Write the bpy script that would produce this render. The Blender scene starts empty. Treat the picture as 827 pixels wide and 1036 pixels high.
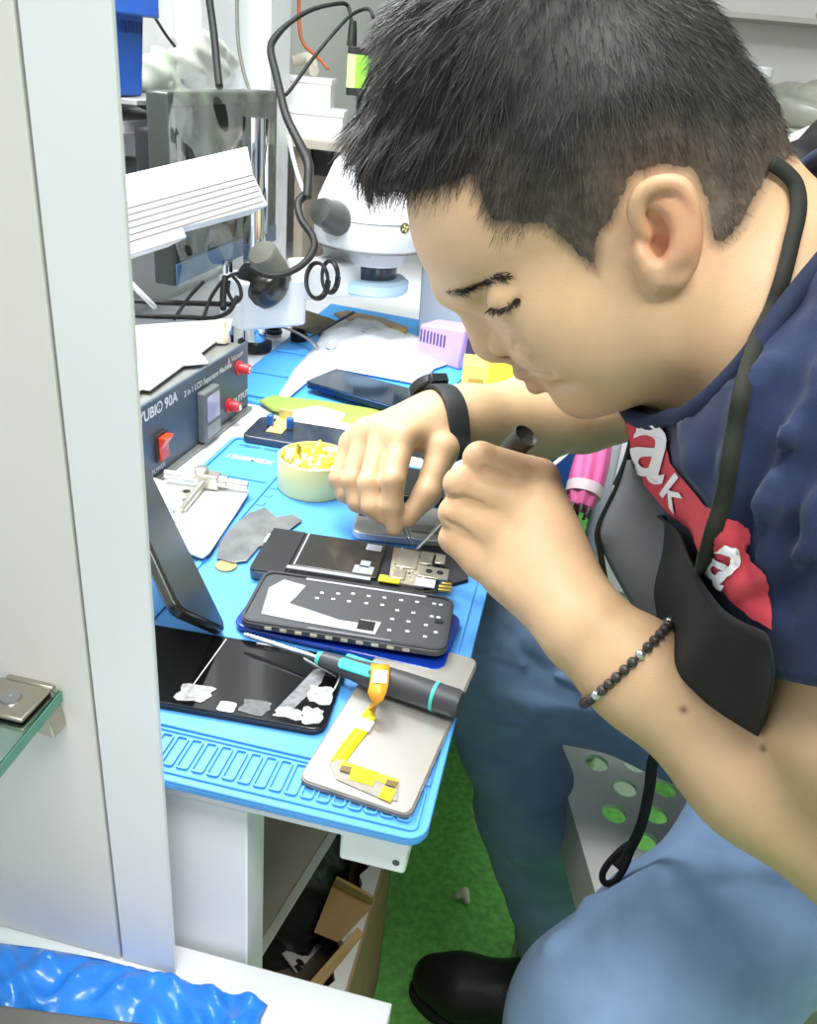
import bpy, bmesh, math, random
import numpy as np
from mathutils import Vector, Matrix, geometry
from mathutils.bvhtree import BVHTree
random.seed(7); rng = np.random.default_rng(11)
S = bpy.context.scene
COL = S.collection

# ------------------------------------------------------------------ camera model (measured from the place's own vanishing points)
IW, IH, FPX = 827, 1036, 847.0
PITCH, ROLL, YAW = math.radians(27.8), math.radians(5.8), math.radians(9.6)
CAM = np.array([0.0, 0.0, 1.12])
_h = np.array([-math.sin(YAW), math.cos(YAW), 0]); _r0 = np.array([math.cos(YAW), math.sin(YAW), 0]); _z = np.array([0, 0, 1.0])
FW = _h*math.cos(PITCH) - _z*math.sin(PITCH); _u0 = _z*math.cos(PITCH) + _h*math.sin(PITCH)
RT = _r0*math.cos(ROLL) + _u0*math.sin(ROLL); UP = _u0*math.cos(ROLL) - _r0*math.sin(ROLL)
def ray(px, py):
    return FW + RT*((px-IW/2)/FPX) - UP*((py-IH/2)/FPX)
def at(px, py, depth): return CAM + ray(px, py)*depth
def onz(px, py, z):
    d = ray(px, py); return CAM + d*((z-CAM[2])/d[2])
def ony(px, py, y):
    d = ray(px, py); return CAM + d*((y-CAM[1])/d[1])
def onx(px, py, x):
    d = ray(px, py); return CAM + d*((x-CAM[0])/d[0])
def project(P):
    v = np.atleast_2d(P) - CAM; dz = v@FW
    return np.stack([IW/2 + FPX*(v@RT)/dz, IH/2 - FPX*(v@UP)/dz, dz], 1)
def nrm(v): v = np.asarray(v, float); return v/np.linalg.norm(v)

# ------------------------------------------------------------------ materials
def lin(r, g=None, b=None):
    if g is None: r, g, b = (int(r[i:i+2], 16) for i in (0, 2, 4))
    f = lambda c: (c/255/12.92) if c/255 <= .04045 else ((c/255+.055)/1.055)**2.4
    return (f(r), f(g), f(b), 1)
MATS = {}
def mat(name, col, rough=.5, metal=0, var=.06, scale=25, bump=0, bscale=200, spec=.5, coat=0, trans=0, ior=1.45, emit=0, alpha=1, attr=None, sss=0, aniso=None, sheen=0):
    if name in MATS: return MATS[name]
    m = bpy.data.materials.new(name); m.use_nodes = True
    nt = m.node_tree; n = nt.nodes; l = nt.links
    p = n['Principled BSDF']
    c = lin(col) if isinstance(col, str) else col
    p.inputs['Roughness'].default_value = rough; p.inputs['Metallic'].default_value = metal
    p.inputs['Specular IOR Level'].default_value = spec; p.inputs['IOR'].default_value = ior
    p.inputs['Coat Weight'].default_value = coat; p.inputs['Coat Roughness'].default_value = .08
    p.inputs['Transmission Weight'].default_value = trans; p.inputs['Alpha'].default_value = alpha
    p.inputs['Sheen Weight'].default_value = sheen
    if sss:
        p.inputs['Subsurface Weight'].default_value = sss; p.inputs['Subsurface Radius'].default_value = (1, .35, .2); p.inputs['Subsurface Scale'].default_value = .006
    tc = n.new('ShaderNodeTexCoord')
    nz = n.new('ShaderNodeTexNoise'); nz.inputs['Scale'].default_value = scale; nz.inputs['Detail'].default_value = 4
    l.new(tc.outputs['Object'], nz.inputs['Vector'])
    mx = n.new('ShaderNodeMix'); mx.data_type = 'RGBA'; mx.blend_type = 'MULTIPLY'; mx.inputs[0].default_value = 1
    rp = n.new('ShaderNodeMapRange'); rp.inputs[3].default_value = 1-var; rp.inputs[4].default_value = 1+var
    rp.inputs[1].default_value = .25; rp.inputs[2].default_value = .75
    l.new(nz.outputs['Fac'], rp.inputs[0])
    if attr:
        a = n.new('ShaderNodeAttribute'); a.attribute_name = attr; l.new(a.outputs['Color'], mx.inputs[6])
    else: mx.inputs[6].default_value = c
    l.new(rp.outputs[0], mx.inputs[7]); l.new(mx.outputs[2], p.inputs['Base Color'])
    if bump:
        bz = n.new('ShaderNodeTexNoise'); bz.inputs['Scale'].default_value = bscale; bz.inputs['Detail'].default_value = 3
        l.new(tc.outputs['Object'], bz.inputs['Vector'])
        bp = n.new('ShaderNodeBump'); bp.inputs['Strength'].default_value = bump; bp.inputs['Distance'].default_value = .002
        l.new(bz.outputs['Fac'], bp.inputs['Height']); l.new(bp.outputs['Normal'], p.inputs['Normal'])
    if emit:
        p.inputs['Emission Color'].default_value = c; p.inputs['Emission Strength'].default_value = emit
    MATS[name] = m
    return m

# ------------------------------------------------------------------ things, parts
LOC = {}
def props(o, label=None, cat=None, group=None, kind=None):
    if label: o['label'] = label
    if cat: o['category'] = cat
    if group: o['group'] = group
    if kind: o['kind'] = kind
    return o
def thing(name, label, cat, loc, group=None):
    o = bpy.data.objects.new(name, None); COL.objects.link(o)
    o.empty_display_size = .02
    o.location = Vector(loc); LOC[o] = np.array(loc, float)
    return props(o, label, cat, group)
def wloc(o):
    return LOC.get(o, np.zeros(3))
def obj(name, mb, m, parent=None, smooth=True, bevel=0, bseg=2, angle=40, loc=None, solid=0, subsurf=0, label=None):
    """mb: MB builder or (verts, faces) in world space -> ONE linked mesh object"""
    V, Fc = (mb.v, mb.f) if isinstance(mb, MB) else mb
    V = np.asarray(V, float).reshape(-1, 3)
    if parent is not None: org = wloc(parent) if loc is None else np.array(loc, float)
    elif loc is not None: org = np.array(loc, float)
    else:
        lo, hi = V.min(0), V.max(0); org = np.array([(lo[0]+hi[0])/2, (lo[1]+hi[1])/2, lo[2]])
    me = bpy.data.meshes.new(name)
    me.from_pydata((V-org).tolist(), [], [tuple(int(i) for i in f) for f in Fc]); me.update()
    o = bpy.data.objects.new(name, me); COL.objects.link(o)
    LOC[o] = org
    if parent is not None:
        o.parent = parent; o.location = Vector(org - wloc(parent))
    else: o.location = Vector(org)
    ms = m if isinstance(m, (list, tuple)) else [m]
    for q in ms: me.materials.append(q)
    if isinstance(mb, MB) and len(ms) > 1: me.polygons.foreach_set('material_index', mb.mi)
    bm = bmesh.new(); bm.from_mesh(me); bmesh.ops.recalc_face_normals(bm, faces=bm.faces); bm.to_mesh(me); bm.free()
    if smooth:
        me.shade_smooth() if hasattr(me, 'shade_smooth') else None
        if not bevel and angle < 180: me.set_sharp_from_angle(angle=math.radians(angle))
    if solid:
        s = o.modifiers.new('solid', 'SOLIDIFY'); s.thickness = solid; s.offset = 0
    if bevel:
        b = o.modifiers.new('bevel', 'BEVEL'); b.width = bevel; b.segments = bseg; b.limit_method = 'ANGLE'; b.angle_limit = math.radians(35)
        b.harden_normals = False
        if smooth:
            me.set_sharp_from_angle(angle=math.radians(75))
    if subsurf:
        s = o.modifiers.new('sub', 'SUBSURF'); s.levels = s.render_levels = subsurf
    if label: o['label'] = label
    return o
def struct(name, mb, m, **k):
    o = obj(name, mb, m, **k); o['kind'] = 'structure'; return o
def tag(o, label, cat, group=None, kind=None): return props(o, label, cat, group, kind)

class MB:
    """collects shapes (world space, through the frame O,X,Y,Z) for ONE mesh"""
    def __init__(s, O=(0,0,0), X=(1,0,0), Y=(0,1,0), Z=(0,0,1)):
        s.v = []; s.f = []; s.mi = []; s.m = 0; s.frame(O, X, Y, Z)
    def frame(s, O, X=(1,0,0), Y=(0,1,0), Z=(0,0,1)):
        s.O = np.array(O, float); s.A = np.array([X, Y, Z], float); return s
    def add(s, V, Fc):
        n = len(s.v); V = np.asarray(V, float).reshape(-1, 3)@s.A + s.O
        s.v += V.tolist(); s.f += [tuple(i+n for i in f) for f in Fc]; s.mi += [s.m]*len(Fc); return s
    def box(s, lo, hi):
        (a, b, c), (d, e, f) = lo, hi
        return s.add([(a,b,c),(d,b,c),(d,e,c),(a,e,c),(a,b,f),(d,b,f),(d,e,f),(a,e,f)],
                     [(3,2,1,0),(4,5,6,7),(0,1,5,4),(1,2,6,5),(2,3,7,6),(3,0,4,7)])
    def prism(s, poly, z0, z1):
        n = len(poly); V = [(p[0],p[1],z0) for p in poly]+[(p[0],p[1],z1) for p in poly]
        F = [tuple(range(n-1,-1,-1)), tuple(range(n, 2*n))]+[(i,(i+1)%n,n+(i+1)%n,n+i) for i in range(n)]
        return s.add(V, F)
    def tube(s, pts, r, seg=10, sub=6, closed=False, cap=True, flat=None):
        P = smooth_path(pts, sub, closed) if sub > 1 else np.asarray(pts, float)
        n = len(P); rr = np.interp(np.linspace(0,1,n), np.linspace(0,1,len(r)), r) if hasattr(r,'__len__') else np.full(n, r)
        T = np.gradient(P, axis=0) if not closed else (np.roll(P,-1,0)-np.roll(P,1,0))
        T /= np.linalg.norm(T, axis=1)[:,None]+1e-12
        N = np.cross(T[0], (0,0,1.0)); N = N if np.linalg.norm(N) > .1 else np.cross(T[0], (1.0,0,0)); N = nrm(N)
        V = []
        for i in range(n):
            N = nrm(N - T[i]*(N@T[i])); B = np.cross(T[i], N)
            for k in range(seg):
                a = 2*math.pi*k/seg; fy = 1 if flat is None else flat
                V.append(P[i] + (N*math.cos(a) + B*math.sin(a)*fy)*rr[i])
        F = []
        for i in range(n if closed else n-1):
            j = (i+1) % n
            for k in range(seg): F.append((i*seg+k, i*seg+(k+1)%seg, j*seg+(k+1)%seg, j*seg+k))
        if cap and not closed: F += [tuple(range(seg-1,-1,-1)), tuple(range((n-1)*seg, n*seg))]
        return s.add(V, F)
    def strip(s, pts, side, w):
        """flat ribbon along pts; side = width direction(s)"""
        P = np.asarray(pts, float); side = np.asarray(side, float)
        if side.ndim == 1: side = np.repeat(side[None], len(P), 0)
        w = np.full(len(P), w) if not hasattr(w,'__len__') else np.asarray(w)
        V = np.stack([P-side*w[:,None]/2, P+side*w[:,None]/2], 1).reshape(-1,3)
        return s.add(V, [(2*i,2*i+1,2*i+3,2*i+2) for i in range(len(P)-1)])
    def lathe(s, base, axis, prof, seg=32):
        """prof: [(radius, height along axis)]; closed with caps where radius > 0"""
        ax = nrm(axis); N = np.cross(ax, (0,1.0,0)); N = N if np.linalg.norm(N) > .1 else np.cross(ax, (1.0,0,0)); N = nrm(N); B = np.cross(ax, N)
        V = []; base = np.array(base, float)
        for r, h in prof:
            for k in range(seg):
                a = 2*math.pi*k/seg; V.append(base + ax*h + (N*math.cos(a)+B*math.sin(a))*r)
        n = len(prof); F = [(i*seg+k, i*seg+(k+1)%seg, (i+1)*seg+(k+1)%seg, (i+1)*seg+k) for i in range(n-1) for k in range(seg)]
        if prof[0][0] > 1e-6: F.append(tuple(range(seg-1,-1,-1)))
        if prof[-1][0] > 1e-6: F.append(tuple(range((n-1)*seg, n*seg)))
        return s.add(V, F)
    def ball(s, c, r, seg=14, rings=9, A=None):
        r = np.array([r]*3 if not hasattr(r,'__len__') else r, float); V = []; A = np.eye(3) if A is None else np.asarray(A)
        for i in range(rings+1):
            t = math.pi*i/rings
            for k in range(seg):
                a = 2*math.pi*k/seg; V.append(np.array([math.sin(t)*math.cos(a), math.sin(t)*math.sin(a), math.cos(t)])*r@A + np.array(c, float))
        F = [(i*seg+k, (i+1)*seg+k, (i+1)*seg+(k+1)%seg, i*seg+(k+1)%seg) for i in range(rings) for k in range(seg)]
        return s.add(V, F)
    def grid(s, fn, nu, nv):
        V = [fn(i/nu, j/nv) for j in range(nv+1) for i in range(nu+1)]
        return s.add(V, [(j*(nu+1)+i, j*(nu+1)+i+1, (j+1)*(nu+1)+i+1, (j+1)*(nu+1)+i) for j in range(nv) for i in range(nu)])
def smooth_path(pts, sub=6, closed=False):
    P = np.asarray(pts, float); n = len(P)
    if n < 3 and not closed: 
        t = np.linspace(0,1,max(2,sub))[:,None]; return P[0]*(1-t)+P[-1]*t
    out = []
    g = (lambda i: P[i % n]) if closed else (lambda i: P[min(max(i,0),n-1)])
    for i in range(n if closed else n-1):
        a,b,c,d = g(i-1),g(i),g(i+1),g(i+2)
        for k in range(sub):
            t = k/sub
            out.append(.5*((2*b)+(c-a)*t+(2*a-5*b+4*c-d)*t*t+(3*b-a-3*c+d)*t**3))
    if not closed: out.append(P[-1])
    return np.array(out)
def rrect(w, h, r, n=5, cx=0, cy=0):
    out = []
    for (x,y,a0) in ((w/2-r,h/2-r,0),(-w/2+r,h/2-r,90),(-w/2+r,-h/2+r,180),(w/2-r,-h/2+r,270)):
        for k in range(n+1):
            a = math.radians(a0+90*k/n); out.append((cx+x+r*math.cos(a), cy+y+r*math.sin(a)))
    return out
def slab_frame(p0, p1, z, tilt=(0,0,1)):
    """frame with X along p0->p1 (pixels on the plane z), Y to the back, origin p0"""
    a, b = onz(*p0, z), onz(*p1, z); X = nrm(b-a); Z = np.array(tilt, float); Y = nrm(np.cross(Z, X))
    return a, X, Y, Z, np.linalg.norm(b-a)
def text_mesh(txt, size, bold=0, extrude=0, align='CENTER'):
    cu = bpy.data.curves.new('t', 'FONT'); cu.body = txt; cu.size = size; cu.extrude = extrude; cu.offset = bold
    cu.align_x = align; cu.align_y = 'CENTER'; cu.resolution_u = 4
    o = bpy.data.objects.new('t', cu); COL.objects.link(o)
    dg = bpy.context.evaluated_depsgraph_get(); me = bpy.data.meshes.new_from_object(o.evaluated_get(dg))
    V = np.array([v.co[:] for v in me.vertices]).reshape(-1,3); F = [tuple(p.vertices) for p in me.polygons]
    bpy.data.objects.remove(o); bpy.data.curves.remove(cu); bpy.data.meshes.remove(me)
    return V, F
def text_on(mb, txt, size, O, X, Y, bold=0, lift=.0004, sx=1):
    V, F = text_mesh(txt, size, bold); X = nrm(X); Y = nrm(Y); Z = np.cross(X, Y)
    W = np.array(O) + V[:,:1]*X*sx + V[:,1:2]*Y + Z*lift
    return mb.add(W, F)
# ------------------------------------------------------------------ signed distance modelling + surface nets
class SDF:
    def __init__(s): s.p = []           # (op, k, kind, data, bound centre, bound radius)
    def cap(s, a, b, ra, rb=None, k=.008, op='u'):
        a = np.array(a,float); b = np.array(b,float); rb = ra if rb is None else rb
        s.p.append((op,k,'c',(a,b,ra,rb),(a+b)/2,np.linalg.norm(b-a)/2+max(ra,rb))); return s
    def chain(s, pts, rs, k=.006, k2=None, op='u'):
        """first joint welds with k, the following ones with k2"""
        for i in range(len(pts)-1): s.cap(pts[i],pts[i+1],rs[i],rs[i+1],k if i==0 or k2 is None else k2,op)
        return s
    def ball(s, c, r, k=.008, op='u'): return s.cap(c,c,r,r,k,op)
    def ell(s, c, r, A=np.eye(3), k=.01, op='u'):
        c = np.array(c,float); r = np.array(r,float)
        s.p.append((op,k,'e',(c,r,np.array(A,float)),c,max(r))); return s
    @staticmethod
    def prim(kind, data, P):
        if kind == 'c':
            a,b,ra,rb = data; ab = b-a; L = ab@ab; q = P-a
            if L < 1e-14: return np.sqrt((q*q).sum(1))-ra
            t = np.clip(q@ab/L,0,1); q = q-t[:,None]*ab
            return np.sqrt((q*q).sum(1))-(ra+(rb-ra)*t)
        c,r,A = data; q = (P-c)@A.T; k0 = np.sqrt(((q/r)**2).sum(1)); k1 = np.sqrt(((q/r**2)**2).sum(1))+1e-9
        return k0*(k0-1)/k1
    def __call__(s, P, sel=None):
        d = np.full(len(P), 1e3)
        for i,(op,k,kind,data,c,R) in enumerate(s.p):
            if sel is not None and i not in sel: continue
            e = s.prim(kind,data,P)
            if op == 'u':
                h = np.clip(.5+.5*(d-e)/k,0,1); d = np.where(d>900, e, d*(1-h)+e*h-k*h*(1-h))
            else:
                h = np.clip(.5-.5*(d+e)/k,0,1); d = d*(1-h)-e*h+k*h*(1-h)
        return d
    def near(s, c, R):
        """indices of primitives that can matter within R of c"""
        ds = [max(0, np.linalg.norm(c-q[4])-q[5]) for q in s.p]
        lb = [float(s.prim(q[2],q[3],c[None])[0]) if ds[i] < .3 else ds[i] for i,q in enumerate(s.p)]
        m = min([lb[i] for i in range(len(s.p)) if s.p[i][0]=='u'])
        return {i for i in range(len(s.p)) if lb[i]-2*R < max(m,0)+.03+s.p[i][1]}
def mesh_sdf(fn, lo, hi, h, near=None):
    """surface nets on active 8x8x8 blocks; returns verts, quads"""
    lo = np.array(lo,float); B = 8; step = B*h
    nb = np.ceil((np.array(hi)-lo)/step).astype(int)
    gi = np.stack(np.meshgrid(*[np.arange(n) for n in nb],indexing='ij'),-1).reshape(-1,3)
    dc = np.concatenate([fn(lo+(c+.5)*step,None) for c in np.array_split(gi,max(1,len(gi)//60000))])
    act = gi[np.abs(dc) < step*1.35]
    dims = nb*B+2
    key = lambda I: (I[...,0]*dims[1]+I[...,1])*dims[2]+I[...,2]
    off = np.stack(np.meshgrid(*[np.arange(B+1)]*3,indexing='ij'),-1).reshape(-1,3)
    order = np.lexsort((act[:,2]//4,act[:,1]//4,act[:,0]//4)); act = act[order]
    grp = (act//4); gk = (grp[:,0]*10000+grp[:,1])*10000+grp[:,2]
    vals = np.empty((len(act),(B+1)**3))
    for g in np.unique(gk):
        ix = np.where(gk==g)[0]; c = lo+((grp[ix[0]]*4+2)*step)
        sel = near(c, step*2*1.75) if near else None
        P = lo+((act[ix][:,None,:]*B+off[None])*h).reshape(-1,3)
        vals[ix] = fn(P,sel).reshape(len(ix),-1)
    vals = vals.reshape(-1,B+1,B+1,B+1)
    ck, cp, quads = [], [], []
    corners = [(i,j,k) for i in (0,1) for j in (0,1) for k in (0,1)]
    edges = [(a,b) for a in corners for b in corners if a<b and sum(abs(x-y) for x,y in zip(a,b))==1]
    g8 = np.stack(np.meshgrid(*[np.arange(B)]*3,indexing='ij'),-1)
    sub = lambda a: vals[:,a[0]:a[0]+B,a[1]:a[1]+B,a[2]:a[2]+B]
    sm = np.zeros(vals[:,:B,:B,:B].shape+(3,)); cnt = np.zeros(sm.shape[:-1])
    for a,b in edges:
        va,vb = sub(a),sub(b); cr = (va<0)!=(vb<0)
        t = np.where(cr, va/np.where(va-vb==0,1,va-vb),0)
        p = np.array(a)+t[...,None]*(np.array(b)-np.array(a)); sm += np.where(cr[...,None],p,0); cnt += cr
    bi,x,y,z = np.where(cnt>0)
    I = act[bi]*B+np.stack([x,y,z],1); K = key(I)
    Vv = lo+(I+sm[bi,x,y,z]/cnt[bi,x,y,z][:,None])*h
    K,u = np.unique(K,return_index=True); Vv = Vv[u]
    for ax in range(3):
        e = [0,0,0]; e[ax]=1
        va,vb = sub((0,0,0)),sub(tuple(e)); 
        for s_,m_ in ((0,(va<0)&(vb>=0)),(1,(va>=0)&(vb<0))):
            bi,x,y,z = np.where(m_); I = act[bi]*B+np.stack([x,y,z],1)
            o1,o2 = [(1,2),(2,0),(0,1)][ax]; d1 = np.zeros(3,int); d2 = np.zeros(3,int); d1[o1]=1; d2[o2]=1
            q = np.stack([key(I),key(I-d1),key(I-d1-d2),key(I-d2)],1)
            if s_: q = q[:,::-1]
            quads.append(q)
    Q = np.concatenate(quads); ix = np.searchsorted(K,Q); ix = np.clip(ix,0,len(K)-1)
    ok = (K[ix]==Q).all(1); F = ix[ok]
    # settle the vertices on the surface
    for _ in range(2):
        e = h*.3
        for blk in np.array_split(np.arange(len(Vv)),max(1,len(Vv)//20000)):
            P = Vv[blk]; sel = None
            d = fn(P,None); G = np.stack([fn(P+np.eye(3)[i]*e,None)-d for i in range(3)],1)/e
            g2 = (G*G).sum(1)+1e-6
            Vv[blk] = P-np.clip(d/g2,-h,h)[:,None]*G*.8
    return Vv,F
def trace(fn, px, py, t0=.2, t1=2.5):
    """first point of the surface on the sight line"""
    d = ray(px,py); dn = d/np.linalg.norm(d); t = t0
    for _ in range(120):
        v = float(fn((CAM+dn*t)[None],None)[0])
        if v < 2e-4: return CAM+dn*t
        t += max(v*.8,2e-4)
        if t > t1: return None
    return CAM+dn*t
def polysd(poly, P):
    """signed distance (positive inside) to a 2-D polygon"""
    poly = np.asarray(poly,float); d = np.full(len(P),1e9); ins = np.zeros(len(P),bool)
    for i in range(len(poly)):
        a,b = poly[i],poly[(i+1)%len(poly)]; ab = b-a; q = P-a; t = np.clip(q@ab/(ab@ab),0,1)
        d = np.minimum(d,np.hypot(*(q-t[:,None]*ab).T))
        c = ((a[1]>P[:,1])!=(b[1]>P[:,1])); xx = (b[0]-a[0])*(P[:,1]-a[1])/np.where(b[1]-a[1]==0,1e-9,b[1]-a[1])+a[0]
        ins ^= c&(P[:,0]<xx)
    return np.where(ins,d,-d)
# ------------------------------------------------------------------ the technician: body
HD = .49
HC = at(590,215,HD); hc = -nrm(ray(590,215)); ha = nrm(RT-hc*(RT@hc)); hb = np.cross(hc,ha); HA = np.array([ha,hb,hc])
def HP(px,py,c=0.0):
    """head point: on the sight line, c mm from the head's own middle plane towards its left ear"""
    d = ray(px,py); o = HC+hc*c*.001; return CAM+d*(((o-CAM)@hc)/(d@hc))
def mir(P): P = np.asarray(P,float); return P-2*((P-HC)@hc)[...,None]*hc
mm = .001
fwd = nrm(-.66*ha-.75*hb); upv = nrm(-.75*ha+.66*hb); FA = np.array([fwd,upv,hc])    # face frame
def both(f):
    f(lambda p: p); f(lambda p: mir(p))
body = SDF()
# skull and face
body.ell(HP(579,163), (.0915,.094,.0735), HA)
body.ell(HP(503,226), (.046,.046,.056), HA, k=.03)
body.ell(HP(560,330), (.031,.036,.045), FA, k=.022)
body.cap(HP(477,316),HP(491,346),.0072,.0086,k=.010)                  # nose
body.ball(HP(499,351),.0092,k=.006)
body.cap(HP(503,356),HP(517,362),.0045,.004,k=.006)
both(lambda m: body.ell(m(HP(510,345,14)),(.0098,.0085,.0070),FA,k=.003))            # wings
both(lambda m: body.chain([m(HP(456,293,5)),m(HP(478,287,24)),m(HP(506,283,42))],[.0085,.0085,.007],k=.012))
both(lambda m: body.ell(m(HP(560,318,40)),(.022,.026,.018),FA,k=.022))   # cheek
both(lambda m: body.ell(m(HP(600,330,44)),(.03,.034,.02),FA,k=.025))
body.ell(HP(588,393), (.0125,.0125,.019), FA, k=.016)                # chin
both(lambda m: body.cap(m(HP(592,391,13)),m(HP(668,338,50)),.0125,.014,k=.022))
both(lambda m: body.cap(m(HP(668,338,50)),m(HP(655,255,60)),.014,.012,k=.03))
both(lambda m: body.cap(m(HP(620,360,22)),m(HP(680,320,38)),.026,.03,k=.03))
body.chain([mir(HP(556,383,23)),HP(531,376,9)-hc*.018,HP(529,375,0),HP(531,376,9),HP(556,383,23)],[.0022,.0046,.0052,.0046,.0022],k=.004)
body.chain([mir(HP(560,387,21)),HP(545,388,9)-hc*.018,HP(543,388,0),HP(545,388,9),HP(560,387,21)],[.0022,.0052,.0058,.0052,.0022],k=.004)
body.chain([mir(HP(562,385,26)),HP(538,382,0)-hc*.0,HP(562,385,26)],[.0008,.001,.0008],k=.0025,op='s')
both(lambda m: body.ball(m(HP(513,357,6)),.0032,k=.002,op='s'))      # nostrils
# eyes, cast down: hollow, lowered lid, lash crease, fold from the nose to the mouth
hd0 = SDF(); hd0.p = list(body.p); hf0 = lambda P,sel=None: hd0(P,sel)
TR = lambda px,py: trace(hf0,px,py)
eyeC = TR(505,302)+nrm(ray(505,302))*.004; eyeN = nrm(TR(505,302)-HC)
both(lambda m: body.ell(m(TR(492,306)-nrm(ray(492,306))*.004),(.008,.008,.011),FA,k=.012,op='s'))
both(lambda m: body.ell(m(TR(510,303)+nrm(ray(510,303))*.0085),(.0092,.0095,.0120),FA,k=.007))
both(lambda m: body.chain([m(TR(x,y)+nrm(ray(x,y))*.0004) for x,y in ((496,313),(505,314),(515,310),(527,302))],[.0008,.0013,.0013,.0008],k=.002,op='s'))
both(lambda m: body.chain([m(TR(x,y)-nrm(ray(x,y))*.0006) for x,y in ((519,340),(527,350),(540,364),(556,376))],[.0010,.0016,.0016,.0009],k=.006,op='s'))
both(lambda m: body.chain([m(TR(x,y)-nrm(ray(x,y))*.0002) for x,y in ((508,334),(517,337),(522,346),(519,356))],[.0008,.0012,.0012,.0008],k=.003,op='s'))
both(lambda m: body.chain([m(TR(x,y)-nrm(ray(x,y))*.0001) for x,y in ((521,375),(531,377),(545,379),(559,381))],[.0005,.0012,.0014,.0008],k=.002,op='s'))
both(lambda m: body.chain([m(TR(x,y)-nrm(ray(x,y))*.0008) for x,y in ((561,394),(569,393),(579,390))],[.002,.0028,.002],k=.006,op='s'))
# neck and shoulders (under the shirt)
body.cap(HP(672,222),HP(775,330),.056,.060,k=.03)
body.cap(HP(722,178,0),HP(800,272,0),.030,.034,k=.03)
body.cap(HP(640,330,0),HP(720,345,0),.028,.036,k=.03)
NB = HP(790,345)
SHL = np.array([.152,.425,.972]); SHR = np.array([.20,.735,.955])
TC = np.array([.205,.555,.885]); TAX = nrm([.58,0,-.81]); TA = np.array([nrm(np.cross((0,1,0),TAX)),(0,1,0),TAX])
body.cap(NB,TC,.055,.075,k=.04); body.cap(SHL,NB,.046,.05,k=.04); body.cap(SHR,NB,.046,.05,k=.04)
# ear
def ear(m):
    E_ = lambda px,py,c: m(HP(px,py,c))
    body.ell(E_(673,236,76),(.0112,.0220,.0050),np.array([nrm(ha*.98-hb*.1),nrm(hb+ha*.08),hc]),k=.005)
    body.cap(E_(668,245,66),E_(672,245,74),.016,.014,k=.008)
    body.ell(E_(668,232,84),(.0105,.0165,.0062),HA,k=.004,op='s')
    body.ell(E_(667,252,83),(.0075,.0085,.0095),HA,k=.004,op='s')
    rim = smooth_path([E_(655,240,77),E_(645,226,80),E_(644,206,82),E_(654,192,83),E_(671,186,84),E_(687,188,84),E_(697,202,84),E_(702,224,83),E_(702,247,82),E_(698,266,80),E_(689,281,78)],4)
    body.chain(rim,np.interp(np.linspace(0,1,len(rim)),[0,.15,.5,1],[.002,.0032,.0034,.0030]),k=.003)
    ah = smooth_path([E_(662,206,79),E_(680,210,81),E_(690,228,82),E_(690,252,82),E_(679,268,81)],4)
    body.chain(ah,np.interp(np.linspace(0,1,len(ah)),[0,.3,.7,1],[.0015,.0028,.0032,.0025]),k=.006)
    body.chain([E_(668,283,79),E_(679,284,79)],[.0058,.0052],k=.007)
    body.chain([E_(653,262,78),E_(656,272,79)],[.0045,.004],k=.006)
both(ear)
# ---- left arm (nearer the camera)
eL, wL = at(925,905,.455), at(598,642,.512)
fm = eL+(wL-eL)*.45
body.chain([SHL,at(878,735,.428)],[.048,.046],k=.02); body.cap(at(878,735,.428),eL,.045,.042,k=.012)
body.chain([eL,fm,wL+(eL-wL)*.16,wL],[.038,.0385,.0295,.0268],k=.012,k2=.02)
MCL = [at(546,484,.577),at(525,509,.571),at(504,539,.570),at(486,568,.574)]      # knuckles, index to little
for q,r in zip(MCL,(.0118,.0122,.0115,.0105)): body.cap(wL+(q-wL)*.08,q,.0185,r,k=.016)
body.cap(wL+(MCL[0]-wL)*.2+FW*.012,MCL[0]+(wL-MCL[0])*.25+FW*.018,.017,.015,k=.015)
body.cap(wL+FW*.012,MCL[3]+(wL-MCL[3])*.35+FW*.016,.016,.014,k=.015)
PIL = [at(486,464,.568),at(466,490,.568),at(460,519,.573),at(459,545,.579)]
for i,(q,p,r) in enumerate(zip(MCL,PIL,(.0114,.0114,.0108,.0100))):
    D1 = p+FW*.030+RT*.002-UP*.001; D2 = D1+RT*.024+FW*.004-UP*.004
    body.chain([q,p,D1,D2],[r*1.18,r,r*.92,r*.78],k=.006,k2=.003)
# thumb, behind the handle
body.chain([wL+FW*.02+(MCL[0]-wL)*.3,at(535,478,.610),at(505,470,.628),at(478,482,.630)],[.014,.0115,.0105,.009],k=.01,k2=.005)
# ---- right arm (further from the camera)
eR, wR = at(590,418,.895), at(445,428,.752)
body.chain([SHR,eR],[.045,.042],k=.02)
body.chain([eR,eR+(wR-eR)*.35,wR+(eR-wR)*.15,wR],[.040,.041,.030,.0265],k=.012,k2=.02)
MCR = [at(408,443,.708),at(389,436,.722),at(371,437,.737),at(356,449,.750)]
for q,r in zip(MCR,(.0122,.0122,.0115,.0105)): body.cap(wR+(q-wR)*.12,q,.0195,r,k=.018)
FR = [[MCR[0],at(398,486,.688),at(397,512,.692),at(399,533,.698)],
      [MCR[1],at(374,489,.700),at(377,512,.698),at(387,522,.700)],
      [MCR[2],at(356,486,.722),at(362,508,.722),at(374,515,.720)],
      [MCR[3],at(343,484,.742),at(349,500,.742),at(360,507,.738)]]
for f,r in zip(FR,(.0098,.0099,.0094,.0084)): body.chain(f,[r*1.15,r,r*.9,r*.74],k=.007,k2=.0035)
body.chain([wR+(MCR[0]-wR)*.25-UP*.006,at(448,455,.722),at(432,500,.704),at(413,523,.700)],[.017,.0135,.0108,.0082],k=.014,k2=.006)
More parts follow.
